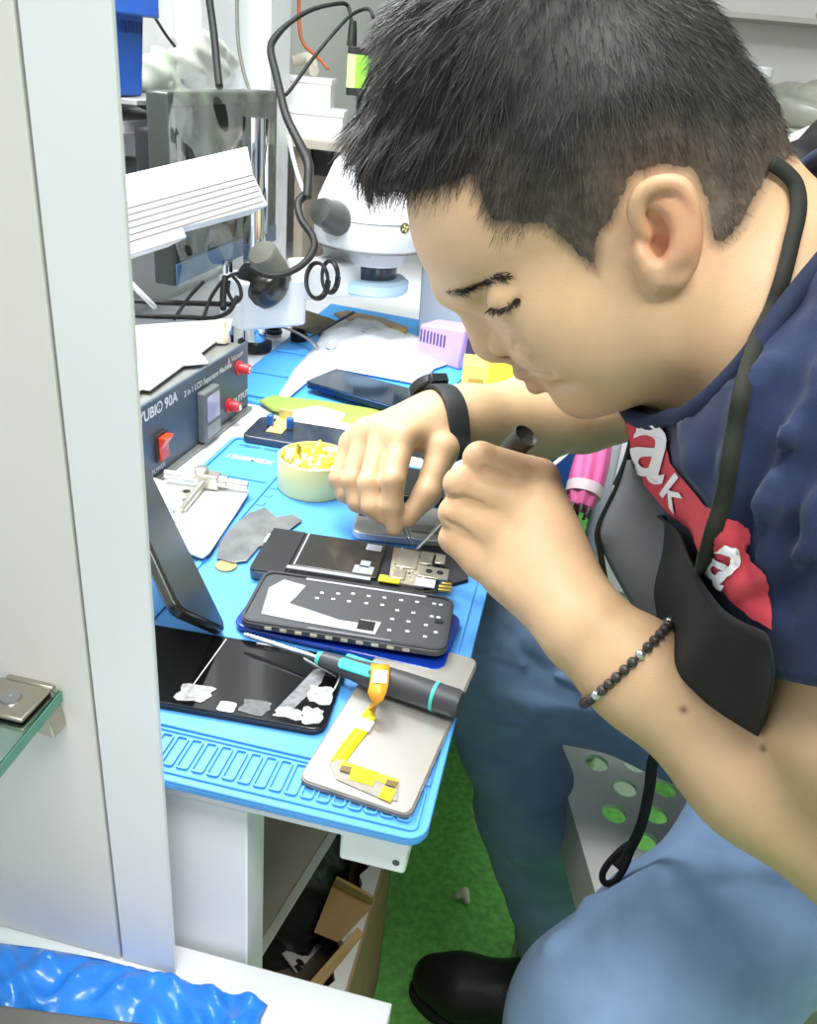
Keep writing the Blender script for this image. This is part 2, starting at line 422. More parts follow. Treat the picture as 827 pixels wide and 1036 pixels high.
hs_ = SDF(); hs_.p = list(body.p); hsel_ = {i for i,q in enumerate(hs_.p) if np.linalg.norm(q[4]-MCL[1])<.12}
for L_ in ([(466,469),(490,474),(518,484)],[(450,499),(468,504),(488,510)],[(450,527),(462,533),(474,540)]):
    T_ = [trace(lambda P,sel=None: hs_(P,hsel_),*p) for p in L_]; T_ = [t for t in T_ if t is not None]
    if len(T_) > 1: body.chain([t-nrm(t-CAM)*.0002 for t in T_],[.0016]+[.0014]*(len(T_)-2)+[.0006],k=.0035,op='s')
body_near = body.near
P_all = np.array([q[4] for q in body.p]); R_all = np.array([q[5] for q in body.p])
Vb,Fb = mesh_sdf(lambda P,sel: body(P,sel),(P_all-R_all[:,None]).min(0)-.02,(P_all+R_all[:,None]).max(0)+.02,.00165,body_near)
person = thing('person','seated man in a navy T-shirt and jeans bent over the repair desk','person',(.30,.60,0.0))
# skin colours: lips, ears, stubble, hair roots
HAIR = [(345,150),(349,196),(418,193),(474,187),(484,212),(494,233),(549,235),(571,254),(590,272),(608,283),(613,240),(626,228),(636,205),(645,183),(670,175),(696,178),(708,205),(711,232),(716,250),(728,256),(742,248),(756,232),(768,210),(778,192),(786,177),(800,170),(860,130),(860,-160),(250,-160),(250,100)]
def headpx(V):
    c = (V-HC)@hc; W = np.where((c<0)[:,None],mir(V),V); return project(W)[:,:2],np.abs(c)
def hairdist(V): q,c = headpx(V); return polysd(HAIR,q)
def skin_colors(V):
    base = np.array(lin('C8A681')[:3]); C = np.repeat(base[None],len(V),0)
    def blend(w,hexc):
        nonlocal C; C = C*(1-w[:,None])+np.array(lin(hexc)[:3])*w[:,None]
    q,c = headpx(V); inh = np.linalg.norm(V-HC,axis=1)<.16
    near = lambda P,r: np.exp(-(np.linalg.norm(V-P,axis=1)/r)**2)
    for p in (HP(533,378,6),HP(546,390,6),HP(548,382,16)):
        blend(np.clip(near(p,.009)+near(mir(p),.009),0,1)*.5,'A8665A')
    for p in (HP(680,205,80),HP(668,245,72),HP(704,240,80)):
        blend(np.clip(near(p,.016)+near(mir(p),.016),0,1)*.45,'CF8468')
    for p,r in ((HP(530,368,8),.012),(HP(580,402,6),.017),(HP(600,405,14),.013),(HP(640,385,32),.016)):
        blend(np.clip(near(p,r)+near(mir(p),r),0,1)*.36,'6A5A50')
    hd = hairdist(V); w = np.where(inh,np.clip((hd+3)/14,0,1),0); blend(w*.8,'4A4038')
    for px,py in ((692,718),(772,757)):
        t_ = trace(lambda P,sel=None: body(P),px,py)
        if t_ is not None: blend(np.clip(near(t_,.0019)*1.3,0,1)*.75,'4A3528')
    for P in MCL+PIL: blend(near(P,.012)*.28,'C98A66')
    return C
def color_attr(o,C,name='tint'):
    a = o.data.attributes.new(name,'FLOAT_COLOR','POINT'); a.data.foreach_set('color',np.concatenate([C,np.ones((len(C),1))],1).astype(np.float32).ravel())
SKIN = mat('skin','D3A986',rough=.48,var=.05,scale=60,bump=.12,bscale=900,attr='tint',sss=.05,spec=.4)
ob = obj('body',(Vb,Fb),SKIN,person,angle=180); color_attr(ob,skin_colors(Vb))
# ------------------------------------------------------------------ hair
def quiff(P):
    s = SDF()
    s.ell(HP(399,153),(.0235,.0245,.046),HA,k=.02)
    s.ell(HP(446,92),(.036,.040,.056),HA,k=.02)
    s.ell(HP(502,50),(.046,.046,.064),HA,k=.03)
    s.ell(HP(566,32),(.052,.048,.066),HA,k=.03)
    s.ell(HP(452,160),(.032,.026,.062),HA,k=.02)
    s.ell(HP(520,95),(.040,.045,.074),HA,k=.02)
    return s
QF = quiff(None)
def hairfn(P,sel=None):
    d = body(P,HSEL); hd = hairdist(P)
    q,c = headpx(P)
    hd = hd+2.5*np.sin(q[:,0]*.55+2*np.sin(q[:,1]*.3))*np.sin(q[:,1]*.48); off = np.interp(hd,[-6,2,10,40,90],[-.004,-.0015,.0002,.0038,.0075])
    a = d-off
    e = QF(P); h = np.clip(.5+.5*(a-e)/.010,0,1)
    r = a*(1-h)+e*h-.010*h*(1-h)
    # strand clumps running with the combing
    u = q[:,0]*.8+q[:,1]*.35
    tp = np.clip((600-q[:,0])/140,0,1)*np.clip(hd/30,0,1)
    return r+.0013*np.sin(u*.2+np.sin(q[:,1]*.05)*1.6)*tp+.0008*np.sin(u*.47+q[:,1]*.1)*tp
HSEL = {i for i,q in enumerate(body.p) if np.linalg.norm(q[4]-HC)<.16}
Vh,Fh = mesh_sdf(hairfn,HC-.175,HC+.175,.0026,None)
# strands combed along the surface
tri = Fh[:,[0,1,2,0,2,3]].reshape(-1,3)
def surf_normals(V,F):
    n = np.zeros_like(V); a = np.cross(V[F[:,2]]-V[F[:,0]],V[F[:,3]]-V[F[:,1]])
    for k in range(4): np.add.at(n,F[:,k],a)
    return n/(np.linalg.norm(n,axis=1)[:,None]+1e-12)
Nh = surf_normals(Vh,Fh)
def scatter(V,F,N,n):
    ar = np.linalg.norm(np.cross(V[F[:,2]]-V[F[:,0]],V[F[:,3]]-V[F[:,1]]),axis=1); f = rng.choice(len(F),n,p=ar/ar.sum())
    u,v = rng.random((2,n,1)); A_,B_,C_,D_ = (F[f,k] for k in range(4))
    P = V[A_]*(1-u)*(1-v)+V[B_]*u*(1-v)+V[C_]*u*v+V[D_]*(1-u)*v; return P,N[A_]
def flow(q):
    """combing direction in the head's own profile plane, from the crown outwards"""
    x,y = q[:,0],q[:,1]
    top = np.clip((560-x)/120,0,1)*np.clip((330-(y+ (560-x)*-.1))/140,0,1)
    ang_top = np.interp(y,[-40,60,130,200],[200,235,255,235])        # towards the brow, curling down
    ang_side = np.interp(x,[440,520,600,680,760],[255,262,275,300,310])
    a = np.radians(ang_top*top+ang_side*(1-top)); return np.cos(a),np.sin(a),top
def strands(P,N,length,lift,width,curl,jit=.25,nseg=5):
    q,c = headpx(P); fx,fy,_ = flow(q)
    T = fx[:,None]*ha+fy[:,None]*hb
    T = T+rng.normal(0,jit,(len(P),1))*np.cross(N,T)
    T -= N*(T*N).sum(1)[:,None]; T /= np.linalg.norm(T,axis=1)[:,None]+1e-9
    L = length*(.6+.7*rng.random(len(P))); lf = lift*(.4+1.2*rng.random(len(P)))
    pts = [P-N*.002]; D = T+N*lf[:,None]; D /= np.linalg.norm(D,axis=1)[:,None]
    for i in range(nseg):
        pts.append(pts[-1]+D*(L/nseg)[:,None]); D = D-N*(curl*lf)[:,None]+np.array([0,0,-.03])+rng.normal(0,.05,D.shape); D /= np.linalg.norm(D,axis=1)[:,None]
    pts = np.stack(pts,1); side = np.cross(T,N)*.6+rng.normal(0,.5,T.shape); side -= T*(side*T).sum(1)[:,None]; side /= np.linalg.norm(side,axis=1)[:,None]+1e-9
    w = np.linspace(1,.25,nseg+1)[None,:,None]*width/2
    V = np.stack([pts-side[:,None]*w,pts+side[:,None]*w],2).reshape(len(P),-1,3)
    n = len(P); m = (nseg+1)*2
    b = (np.arange(n)*m)[:,None,None]+np.array([[2*i,2*i+1,2*i+3,2*i+2] for i in range(nseg)])[None]
    return V.reshape(-1,3),b.reshape(-1,4)
hdv = hairdist(Vh); inside = hdv > 0
Fk = Fh[inside[Fh].all(1)]
Ps,Ns = scatter(Vh,Fk,Nh,52000)
bh = body(Vb,HSEL); nb_s = surf_normals(Vb,Fb); sk = hairdist(Vb); skf = Fb[((sk[Fb]>-48)&(sk[Fb]<16)).all(1)&(np.linalg.norm(Vb[Fb[:,0]]-HC,axis=1)<.16)]
P2_,N2_ = scatter(Vb,skf,nb_s,16000); Ps = np.concatenate([Ps,P2_]); Ns = np.concatenate([Ns,N2_])
hd = hairdist(Ps); q,c = headpx(Ps); _,_,top = flow(q)
front = np.clip((440-q[:,0])/70,0,1)*np.clip((q[:,1]-60)/60,0,1)
L = np.interp(hd,[-8,0,10,40,90],[.003,.004,.006,.0095,.012])*(1-top)+.022*top; L = np.where((q[:,0]>708)&(hd<0),.0042,L); L = L*np.where((q[:,0]<505)&(hd<14),.38,1)
nape = (q[:,0]>708)&(q[:,1]>175); ok = hd > np.where(nape,-np.abs(rng.normal(0,19,len(hd))),rng.normal(0,3.5,len(hd)))
allV,allF,off = [Vh],[Fk],len(Vh)
for msk,lift,wd,curl in ((ok&(top<.35),.42,.00036,.12),(ok&(top>=.35),.28,.00045,.05)):
    V_,F_ = strands(Ps[msk],Ns[msk],L[msk],lift,wd,curl); allV.append(V_); allF.append(F_+off); off += len(V_)
HAIRM = mat('hair','2E2A26',rough=.52,var=.35,scale=140,spec=.4,attr='tint')
hv = np.concatenate(allV); hf = np.concatenate(allF)
used = np.unique(hf); remap = -np.ones(len(hv),int); remap[used] = np.arange(len(used))
def fast_mesh(name,V,F,m,parent):
    org = wloc(parent); me = bpy.data.meshes.new(name); me.vertices.add(len(V)); me.vertices.foreach_set('co',(V-org).astype(np.float32).ravel())
    me.loops.add(F.size); me.loops.foreach_set('vertex_index',F.astype(np.int32).ravel())
    me.polygons.add(len(F)); me.polygons.foreach_set('loop_start',np.arange(0,F.size,4,dtype=np.int32))
    me.update(calc_edges=True); me.validate(); me.shade_smooth()
    o = bpy.data.objects.new(name,me); COL.objects.link(o); o.parent = parent; LOC[o] = org; me.materials.append(m); return o
ho = fast_mesh('hair',hv[used],remap[hf],HAIRM,person); ho['label'] = 'short black hair swept forward into a quiff'
qh,_c = headpx(hv[used]); tt = flow(qh)[2]; fd = np.clip(1-polysd(HAIR,qh)/75,0,1)*(1-tt); k_ = (.85+.5*rng.random(len(qh)))[:,None]
color_attr(ho,(np.array(lin('2C2926')[:3])*(1-fd[:,None])+np.array(lin('5C5044')[:3])*fd[:,None])*k_)
# eyebrows and lashes: short hairs on the skin
def skin_hairs(name,pxs,cs,n,length,spread,direction,width=.0005):
    for side in (0,1):
        o_V,o_F,of = [],[],0
        base = np.array([trace(lambda P,sel=None: body(P,HSEL),x,y) for x,y in pxs]); base = mir(base) if side else base
        B_ = smooth_path(base,8); t = rng.integers(0,len(B_),n); P = B_[t]+rng.normal(0,spread,(n,3))
        e = 4e-4; d = body(P,HSEL); G = np.stack([body(P+np.eye(3)[i]*e,HSEL)-d for i in range(3)],1)/e; G /= np.linalg.norm(G,axis=1)[:,None]
        P = P-G*d[:,None]; T = np.repeat(np.array(direction if not side else direction-2*(direction@hc)*hc)[None],n,0)+G*.25+rng.normal(0,.25,(n,3)); T /= np.linalg.norm(T,axis=1)[:,None]
        Ls = length*(.6+.6*rng.random(n))[:,None]; sd = np.cross(T,G); sd /= np.linalg.norm(sd,axis=1)[:,None]
        p1 = P+T*Ls*.5; p2 = P+T*Ls+G*.0006
        V_ = np.stack([P-sd*width/2,P+sd*width/2,p1-sd*width/2.4,p1+sd*width/2.4,p2-sd*width/6,p2+sd*width/6],1).reshape(-1,3)
        F_ = ((np.arange(n)*6)[:,None,None]+np.array([[0,1,3,2],[2,3,5,4]])[None]).reshape(-1,4)
        o_V.append(V_); o_F.append(F_+of); of += len(V_)
        o_ = fast_mesh(name,np.concatenate(o_V),np.concatenate(o_F),HAIRM,person); color_attr(o_,np.repeat(np.array(lin('2B2521')[:3])[None],of,0))
skin_hairs('eyebrow',[(451,296),(457,296),(464,295),(472,293),(480,290),(489,286),(499,282),(511,281)],[0]*8,380,.0058,.0010,nrm(ha*.9+hb*.15+hc*.4))
lo = skin_hairs('eyelash',[(497,312),(506,313),(516,309),(526,302)],[0]*4,120,.0042,.0003,nrm(-ha*.4-hb*.8+hc*.35),.0006)
# ------------------------------------------------------------------ clothes
shirt = SDF()
shirt.ell(TC,(.108,.176,.21),TA)
shirt.ell(np.array([.37,.60,.64]),(.125,.17,.20),TA,k=.08)
shirt.cap(SHL,NB+np.array([.02,0,-.01]),.066,.066,k=.05); shirt.cap(SHR,NB+np.array([.02,0,-.01]),.066,.066,k=.05)
shirt.cap(NB+np.array([-.012,0,-.012]),TC,.0665,.09,k=.05)
ARMN = at(878,735,.428)
shirt.chain([SHL,SHL+(ARMN-SHL)*.5,ARMN+(ARMN-SHL)*.4],[.070,.064,.056],k=.03)
shirt.ball(HP(812,290,-5),.052,k=.05); shirt.cap(HP(850,270,30),SHL,.05,.06,k=.04)
shirt.chain([SHR,SHR+(eR-SHR)*.55],[.068,.062],k=.03)
sh0 = SDF(); sh0.p = list(shirt.p)
f0 = lambda P,sel=None: sh0(P,sel)
def ridge(s,base,pts,r=.006,sink=.002,k=.014,op='u'):
    T = [trace(base,*p) for p in pts]; T = [t for t in T if t is not None]
    if len(T) > 1: s.chain([t+FW*sink for t in T],[r*.5]+[r]*(len(T)-2)+[r*.5],k=k,op=op)
for pts in ([(800,320),(772,390),(748,470),(742,540),(747,585)],[(826,372),(800,440),(781,510),(772,575)],[(826,500),(813,560),(806,620)],[(750,596),(772,588),(800,600)],[(700,430),(712,470),(735,515)]):
    ridge(shirt,f0,pts,.0055,.0015,.008)
for pts in ([(822,335),(792,390),(767,460),(755,530),(758,575)],[(826,425),(807,480),(796,540),(790,585)],[(826,565),(802,595),(786,608),(764,604)],[(826,250),(800,300),(785,345)]):
    ridge(shirt,f0,pts,.0055,-.0025,.010,'s')
def shirtfn(P,sel=None):
    d = shirt(P,sel)
    return d+.0016*np.sin(P[:,0]*62+P[:,2]*38+1.7*np.sin(P[:,1]*33))+.0012*np.sin(P[:,1]*85+P[:,2]*60+np.sin(P[:,0]*50)*1.5)
q = np.array([p[4] for p in shirt.p]); R = np.array([p[5] for p in shirt.p])
Vs,Fs = mesh_sdf(shirtfn,(q-R[:,None]).min(0)-.02,(q+R[:,None]).max(0)+.02,.0042,shirt.near)
# openings: neck, both sleeve ends, hem
naxis = nrm(HP(775,330)-HP(672,222)); NO = HP(742,300)
hemL = trace(f0,800,684); axL = nrm(ARMN-SHL)
cutL = ARMN-axL*.038
CO = HP(723,300); CN = nrm(ha*.82-hb*.57)
def opening(P):
    a = np.minimum((P-(NO+naxis*.012))@naxis, 1)                      # the collar's plane across the neck
    r = np.linalg.norm((P-NO)-((P-NO)@naxis)[:,None]*naxis,axis=1)
    neck = np.maximum(a, r-.092)
    b = -np.maximum(((P-cutL)@axL), -1e9); b = -((P-cutL)@axL); tq_ = np.clip((P-SHL)@axL,0,.4); slL = np.where((np.linalg.norm(P-SHL-tq_[:,None]*axL,axis=1)<.068)&(tq_>.05),b,1)
    axR = nrm(eR-SHR); slR = np.where(np.linalg.norm(P-eR,axis=1)<.17,-((P-(SHR+(eR-SHR)*.55))@axR),1)
    hem = -((P-np.array([.40,.57,.56]))@TAX)
    return np.minimum(np.minimum(np.maximum(r-.135,(P-CO)@CN-.24*np.clip((P-HC)@hc,-.01,.05)),slL),np.minimum(slR,hem))
def cut_mesh(V,F,fn):
    d = fn(V); keep = (d[F]>0).sum(1)>=3; F = F[keep]
    e = np.sort(np.concatenate([F[:,[i,(i+1)%4]] for i in range(4)]),1); u,cn = np.unique(e,axis=0,return_counts=True)
    bv = np.unique(u[cn==1]); V = V.copy()
    for _ in range(3):
        P = V[bv]; d = fn(P); G = np.stack([fn(P+np.eye(3)[i]*1e-4)-d for i in range(3)],1)/1e-4; g2 = (G*G).sum(1)+1e-6
        V[bv] = P-np.clip(d/g2,-.006,.006)[:,None]*G
    used = np.unique(F); rm = -np.ones(len(V),int); rm[used] = np.arange(len(used)); return V[used],rm[F]
Vs,Fs = cut_mesh(Vs,Fs,opening)
NAVY = mat('navy_cotton','263250',rough=.9,var=.1,scale=40,bump=.25,bscale=1500,sheen=.15,spec=.2)
so = obj('shirt',(Vs,Fs),NAVY,person,angle=180,solid=.0022,label='navy crew neck T-shirt with a red printed block')
SB = BVHTree.FromPolygons([Vector(v) for v in Vs],[tuple(int(i) for i in f) for f in Fs])
BB = BVHTree.FromPolygons([Vector(v) for v in Vb],[tuple(int(i) for i in f) for f in Fb])
def on_shirt(px,py,lift=.002,tree=None,shift=0,smax=16):
    d = ray(px,py); d /= np.linalg.norm(d); best = None
    for t in (tree or [SB]):
        h = t.ray_cast(Vector(CAM),Vector(d))
        if h[0] is not None and (best is None or h[3] < best[3]): best = h
    if best is None:
        if shift < smax: return on_shirt(px+2,py-.6,lift,tree,shift+2,smax)
        return None
    n = np.array(best[1]); n = n if n@d < 0 else -n
    if tree is None:
        p0 = np.array(best[0]); g0 = shirtfn(np.array([p0+d*.001,p0-d*.001]))
        if g0[0] > g0[1] and shift < 40: return on_shirt(px+2,py+.8,lift,tree,shift+2,smax)
    return np.array(best[0])+n*lift-d*lift*.3
# collar rib
loop = []
n1 = nrm(np.cross(naxis,hc)); n2 = np.cross(naxis,n1)
e = np.sort(np.concatenate([Fs[:,[i,(i+1)%4]] for i in range(4)]),1); u_,cn_ = np.unique(e,axis=0,return_counts=True); bv_ = np.unique(u_[cn_==1])
BVs = Vs[bv_]; rr_ = (BVs-NO)-((BVs-NO)@naxis)[:,None]*naxis; r_ = np.linalg.norm(rr_,axis=1); BVs = BVs[(r_<.12)&(np.abs((BVs-CO)@CN-.24*np.clip((BVs-HC)@hc,-.01,.05))<.004)]
an_ = np.arctan2((BVs-NO)@n2,(BVs-NO)@n1)
for k in range(32):
    a = -math.pi+2*math.pi*k/32; w_ = np.exp(-((np.angle(np.exp(1j*(an_-a))))/.10)**2)+1e-9; loop.append((BVs*w_[:,None]).sum(0)/w_.sum())
rib = MB(); rib.tube(loop,.0050,seg=10,sub=4,closed=True)
obj('collar',rib,mat('navy_rib','202B46',rough=.9,bump=.3,bscale=2500),person)
# printed red block and its white letters
def decal(poly,step,lift,tree=None,smax=16):
    poly = np.asarray(poly,float); lo,hi = poly.min(0),poly.max(0); nx,ny = (np.ceil((hi-lo)/step)).astype(int)+1
    pts = []; res = None
    P2 = [Vector(p) for p in poly]; g = [Vector((lo[0]+i*step,lo[1]+j*step)) for i in range(nx) for j in range(ny)]
    gi = [p for p in g if polysd(poly,np.array([[p.x,p.y]]))[0] > step*.4]
    n = len(P2); r = geometry.delaunay_2d_cdt(P2+gi,[(i,(i+1)%n) for i in range(n)],[],1,1e-4)
    W = [on_shirt(p.x,p.y,lift,tree,0,smax) for p in r[0]]
    bad = {i for i,w in enumerate(W) if w is None}; W = [np.zeros(3) if w is None else w for w in W]
    F = []
    for f in r[2]:
        if any(i in bad for i in f): continue
        dd = [np.linalg.norm(W[f[i]]-W[f[i-1]]) for i in range(len(f))]
        if max(dd) < .055: F.append(tuple(f))
    return np.array(W),F
def compact(V,F):
    par = {}
    def find(a):
        while par.setdefault(a,a) != a: par[a] = par[par[a]]; a = par[a]
        return a
    for f in F:
        for i in f[1:]: par[find(i)] = find(f[0])
    cnt = {}
    for f in F: cnt[find(f[0])] = cnt.get(find(f[0]),0)+1
    big = max(cnt,key=cnt.get); F = [f for f in F if find(f[0]) == big]
    used = sorted({i for f in F for i in f}); m = {u:i for i,u in enumerate(used)}; return V[used],[tuple(m[i] for i in f) for f in F]
redpoly = []
for a in [(632,380),(668,384),(672,400),(675,430),(683,468),(720,512),(761,537),(757,557),(776,581),(783,613),(785,637),(764,624),(744,606),(727,586),(713,560),(701,532),(680,518),(655,488),(636,466),(612,450)]:
    redpoly.append(a)
# densify the outline so it follows the cloth
def dens(poly,st=6):
    out = []
    for i in range(len(poly)):
        a,b = np.array(poly[i],float),np.array(poly[(i+1)%len(poly)],float); n = max(1,int(np.linalg.norm(b-a)/st)); out += [tuple(a+(b-a)*k/n) for k in range(n)]
    return out
W,F = decal(dens(redpoly,4),4,.0026); W,F = compact(W,F)
RED = mat('red_print','C9434F',rough=.75,var=.05,bump=.1,bscale=1200)
ro = obj('print_block',(W,F),RED,so,angle=180)
letters = MB()
def letter(ch,c,size,X,Y):
    V,F = text_mesh(ch,1.0,bold=.014); V = V-np.array([(V[:,0].min()+V[:,0].max())/2,(V[:,1].min()+V[:,1].max())/2,0])
    X = np.array(X,float); Y = np.array(Y,float)
    me = bpy.data.meshes.new('t'); me.from_pydata(V.tolist(),[],F); bm = bmesh.new(); bm.from_mesh(me)
    bmesh.ops.triangulate(bm,faces=bm.faces); bmesh.ops.subdivide_edges(bm,edges=[e for e in bm.edges if e.calc_length()>.10],cuts=3); bmesh.ops.triangulate(bm,faces=bm.faces)
    V = np.array([v.co[:] for v in bm.verts]); F = [tuple(v.index for v in f.verts) for f in bm.faces]; bm.free(); bpy.data.meshes.remove(me)
    px = np.array(c)+V[:,:1]*X*size+V[:,1:2]*Y*size
    W = [on_shirt(p[0],p[1],.0038) for p in px]
    bad = {i for i,w in enumerate(W) if w is None}; letters.add(np.array([np.zeros(3) if w is None else w for w in W]),[f for f in F if not any(i in bad for i in f)])
letter('a',(664,455),1,(96,52),(36,-104))
letter('k',(689,497),1,(30,42),(24,-30))
letter('a',(736,571),1,(46,64),(44,-56))
obj('print_lettering',letters,mat('white_print','E8E6EA',rough=.8,var=.03),so,angle=180)
# ---- jeans
jeans = SDF()
hipL,kneeL,ankL = np.array([.42,.62,.535]),np.array([.122,.424,.470]),np.array([.17,.40,.10])
hipR,kneeR,ankR = np.array([.43,.745,.535]),np.array([-.024,.735,.575]),np.array([.155,.722,.105])
jeans.chain([hipL,np.array([.275,.575,.528]),kneeL],[.096,.088,.074],k=.03)
jeans.chain([kneeL,ankL],[.068,.056],k=.02)
jeans.chain([hipR,hipR+(kneeR-hipR)*.55,kneeR],[.092,.070,.064],k=.03)
jeans.chain([kneeR,kneeR+(ankR-kneeR)*.45,ankR],[.060,.056,.056],k=.02)
jeans.ell(np.array([.45,.66,.54]),(.13,.165,.115),np.eye(3),k=.06)
js0 = SDF(); js0.p = list(jeans.p); jf0 = lambda P,sel=None: js0(P,sel)
for pts in ([(497,612),(520,632),(548,655)],[(507,628),(530,650),(555,668)],[(492,630),(512,655),(530,672)],[(520,618),(550,645),(575,668)],
            [(500,700),(540,712),(600,720)],[(478,760),(500,775),(540,770)],[(486,850),(520,870),(570,862)],[(498,892),(530,905),(580,893)],[(505,912),(540,925),(590,905)],
            [(660,900),(720,880),(800,880)],[(560,960),(600,920),(650,890)]):
    ridge(jeans,jf0,pts,.006,.0015,.014)
for pts in ([(487,660),(530,672),(570,685),(600,697)],[(478,720),(505,728),(530,730)]):
    ridge(jeans,jf0,pts,.0038,-.0012,.004)
def jeansfn(P,sel=None):
    d = jeans(P,sel); return d+.0024*np.sin(P[:,0]*45+P[:,2]*50+1.5*np.sin(P[:,1]*30))+.0012*np.sin(P[:,2]*90+P[:,1]*40+np.sin(P[:,0]*45))
q = np.array([p[4] for p in jeans.p]); R = np.array([p[5] for p in jeans.p])
Vj,Fj = mesh_sdf(jeansfn,(q-R[:,None]).min(0)-.02,(q+R[:,None]).max(0)+.02,.0048,jeans.near)
def jopen(P):
    aL = nrm(ankL-kneeL); aR = nrm(ankR-kneeR)
    return np.minimum(np.where(np.linalg.norm(P-ankL,axis=1)<.12,-((P-ankL)@aL),1),np.where(np.linalg.norm(P-ankR,axis=1)<.12,-((P-ankR)@aR),1))
Vj,Fj = cut_mesh(Vj,Fj,jopen)
DENIM = mat('denim','7690B2',rough=.92,var=.12,scale=30,bump=.3,bscale=1800,sheen=.1,spec=.2)
jo = obj('jeans',(Vj,Fj),DENIM,person,angle=180,solid=.002,label='blue denim jeans')
# ---- shoes and ankles
def shoe(ank,heading):
    X = nrm(heading); Y = np.cross((0,0,1),X); s = SDF(); b = lambda x,y,z: np.array([ank[0],ank[1],0])+X*x+Y*y+np.array([0,0,z])
    s.chain([b(-.045,0,.045),b(.05,0,.045),b(.14,.004,.042)],[.040,.043,.040],k=.02)
    s.chain([b(-.04,0,.075),b(.03,0,.075)],[.036,.034],k=.03); s.cap(b(.14,0,.036),b(.175,-.004,.034),.038,.031,k=.02)
    s.ell(b(.05,0,-.06),(.3,.2,.066),np.array([X,Y,(0,0,1)]),k=.004,op='s')
    V,F = mesh_sdf(lambda P,sel: s(P,sel),b(0,0,0)-.25,b(0,0,0)+.25,.004,None)
    V = V[:,:]; 
    o = obj('shoe',(V,F),mat('black_leather','1B1B1C',rough=.5,var=.2,bump=.25,bscale=350),person,angle=180)
    so_ = MB(); so_.frame(b(0,0,0),X,Y,(0,0,1))
    out = [(.222*math.cos(t) if False else 0,0) for t in ()]
    prof = [(-.088,0),(-.07,.032),(-.03,.041),(.04,.045),(.10,.047),(.16,.041),(.195,.022),(.208,0),(.195,-.026),(.16,-.041),(.10,-.046),(.04,-.042),(-.03,-.038),(-.07,-.03)]
    pp = smooth_path([(x,y,0) for x,y in prof],4,True)[:,:2]
    so_.prism([tuple(p) for p in pp],.001,.016)
    obj('sole',so_,mat('black_rubber','121213',rough=.7),o,bevel=.003)
    c = MB(); c.tube([b(.205,-.012,.02),b(.213,0,.03),b(.205,.014,.02)],.008,seg=8)
    ls = MB(); 
    for k in range(4):
        xx = .045+.022*k; ls.tube([b(xx,-.018,.083-.008*k),b(xx+.005,0,.090-.008*k),b(xx,.018,.083-.008*k)],.0022,seg=6)
    obj('laces',ls,mat('black_lace','0E0E0F',rough=.8),o)
    sk = MB(); sk.tube([b(-.01,0,.09),ank+np.array([0,0,.07])],[.036,.038],seg=16)
    obj('sock',sk,mat('black_sock','17181B',rough=.95),person)
shoe(ankR,(-1,-.03,0)); shoe(ankL,(-1,-.05,0))
# ------------------------------------------------------------------ apron, straps, watch, bracelet, tools in the hands
BLACK = mat('black_apron','1A1B1D',rough=.85,var=.12,scale=30,bump=.2,bscale=1400)
GREY = mat('apron_grey','7C8287',rough=.8,var=.08,scale=30,bump=.2,bscale=1400)
apron = bpy.data.objects.new('apron',None); COL.objects.link(apron); apron.parent = person; LOC[apron] = wloc(person); apron['label'] = 'black waist apron with its grey bib folded over, on a neck strap'
def sheet(rowsL,rowsR,nu=14,bulge=.0,fold=0,sub=5):
    Lp = smooth_path(rowsL,sub); Rp = smooth_path(rowsR,sub); n = min(len(Lp),len(Rp))
    Lp = Lp[np.linspace(0,len(Lp)-1,n).astype(int)]; Rp = Rp[np.linspace(0,len(Rp)-1,n).astype(int)]
    V = []
    for a,b in zip(Lp,Rp):
        for i in range(nu+1):
            t = i/nu; V.append(a*(1-t)+b*t-FW*(bulge*4*t*(1-t)+fold*math.sin(t*9)))
    F = [(j*(nu+1)+i,j*(nu+1)+i+1,(j+1)*(nu+1)+i+1,(j+1)*(nu+1)+i) for j in range(n-1) for i in range(nu)]
    return V,F
A3 = lambda L: [at(*p) for p in L]
gL = A3([(635,466,.560),(625,493,.562),(606,534,.566),(612,560,.566),(634,602,.560),(662,645,.552),(690,690,.545),(705,730,.54),(720,790,.54)])
gR = A3([(637,466,.559),(657,484,.556),(680,523,.548),(694,556,.540),(711,584,.530),(714,640,.532),(722,690,.532),(742,742,.53),(760,790,.53)])
obj('bib',sheet(gL,gR,bulge=.006),GREY,apron,angle=180,solid=.0016,label='grey folded bib of the apron')
aR,aL = [],[]
for (rx,ry),(lx,ly) in zip([(679,517),(701,530),(714,560),(728,586),(746,607),(766,625),(789,640),(796,672)],[(672,521),(664,560),(655,600),(658,640),(668,680),(690,720),(720,750),(750,770)]):
    w = on_shirt(rx,ry,.009,None,0,30); dw = (w-CAM)@FW if w is not None else .52
    if w is None: w = at(rx,ry,dw)
    aR.append(w); aL.append(at(lx,ly,max(dw+.012,.575 if ry < 600 else .50)))
obj('apron_body',sheet(aL,aR,bulge=.009),BLACK,apron,angle=180,solid=.0014)
def ribbon(pts,w,side): mb = MB(); P = smooth_path(pts,6); mb.strip(P,np.array(side,float),w); return mb
STRAP = mat('strap_black','24261F',rough=.8,var=.1,bump=.3,bscale=2000)
pts = []
for p in [(776,168),(790,178),(801,192),(805,215),(800,245),(791,285),(780,318),(768,352),(757,395),(748,432),(741,468),(734,505),(725,545),(714,590),(707,618)]:
    w = on_shirt(*p,.0035,[SB,BB]); 
    if w is not None: pts.append(w)
pts.append(at(703,640,.527))
def strap_on(pts,w):
    P = smooth_path(pts,6); T = np.gradient(P,axis=0); sd = np.cross(T,FW); sd /= np.linalg.norm(sd,axis=1)[:,None]; mb = MB(); mb.strip(P,sd,np.full(len(P),w)); return mb
obj('neck_strap',strap_on(pts,.0080),STRAP,apron,angle=40,solid=.0016)
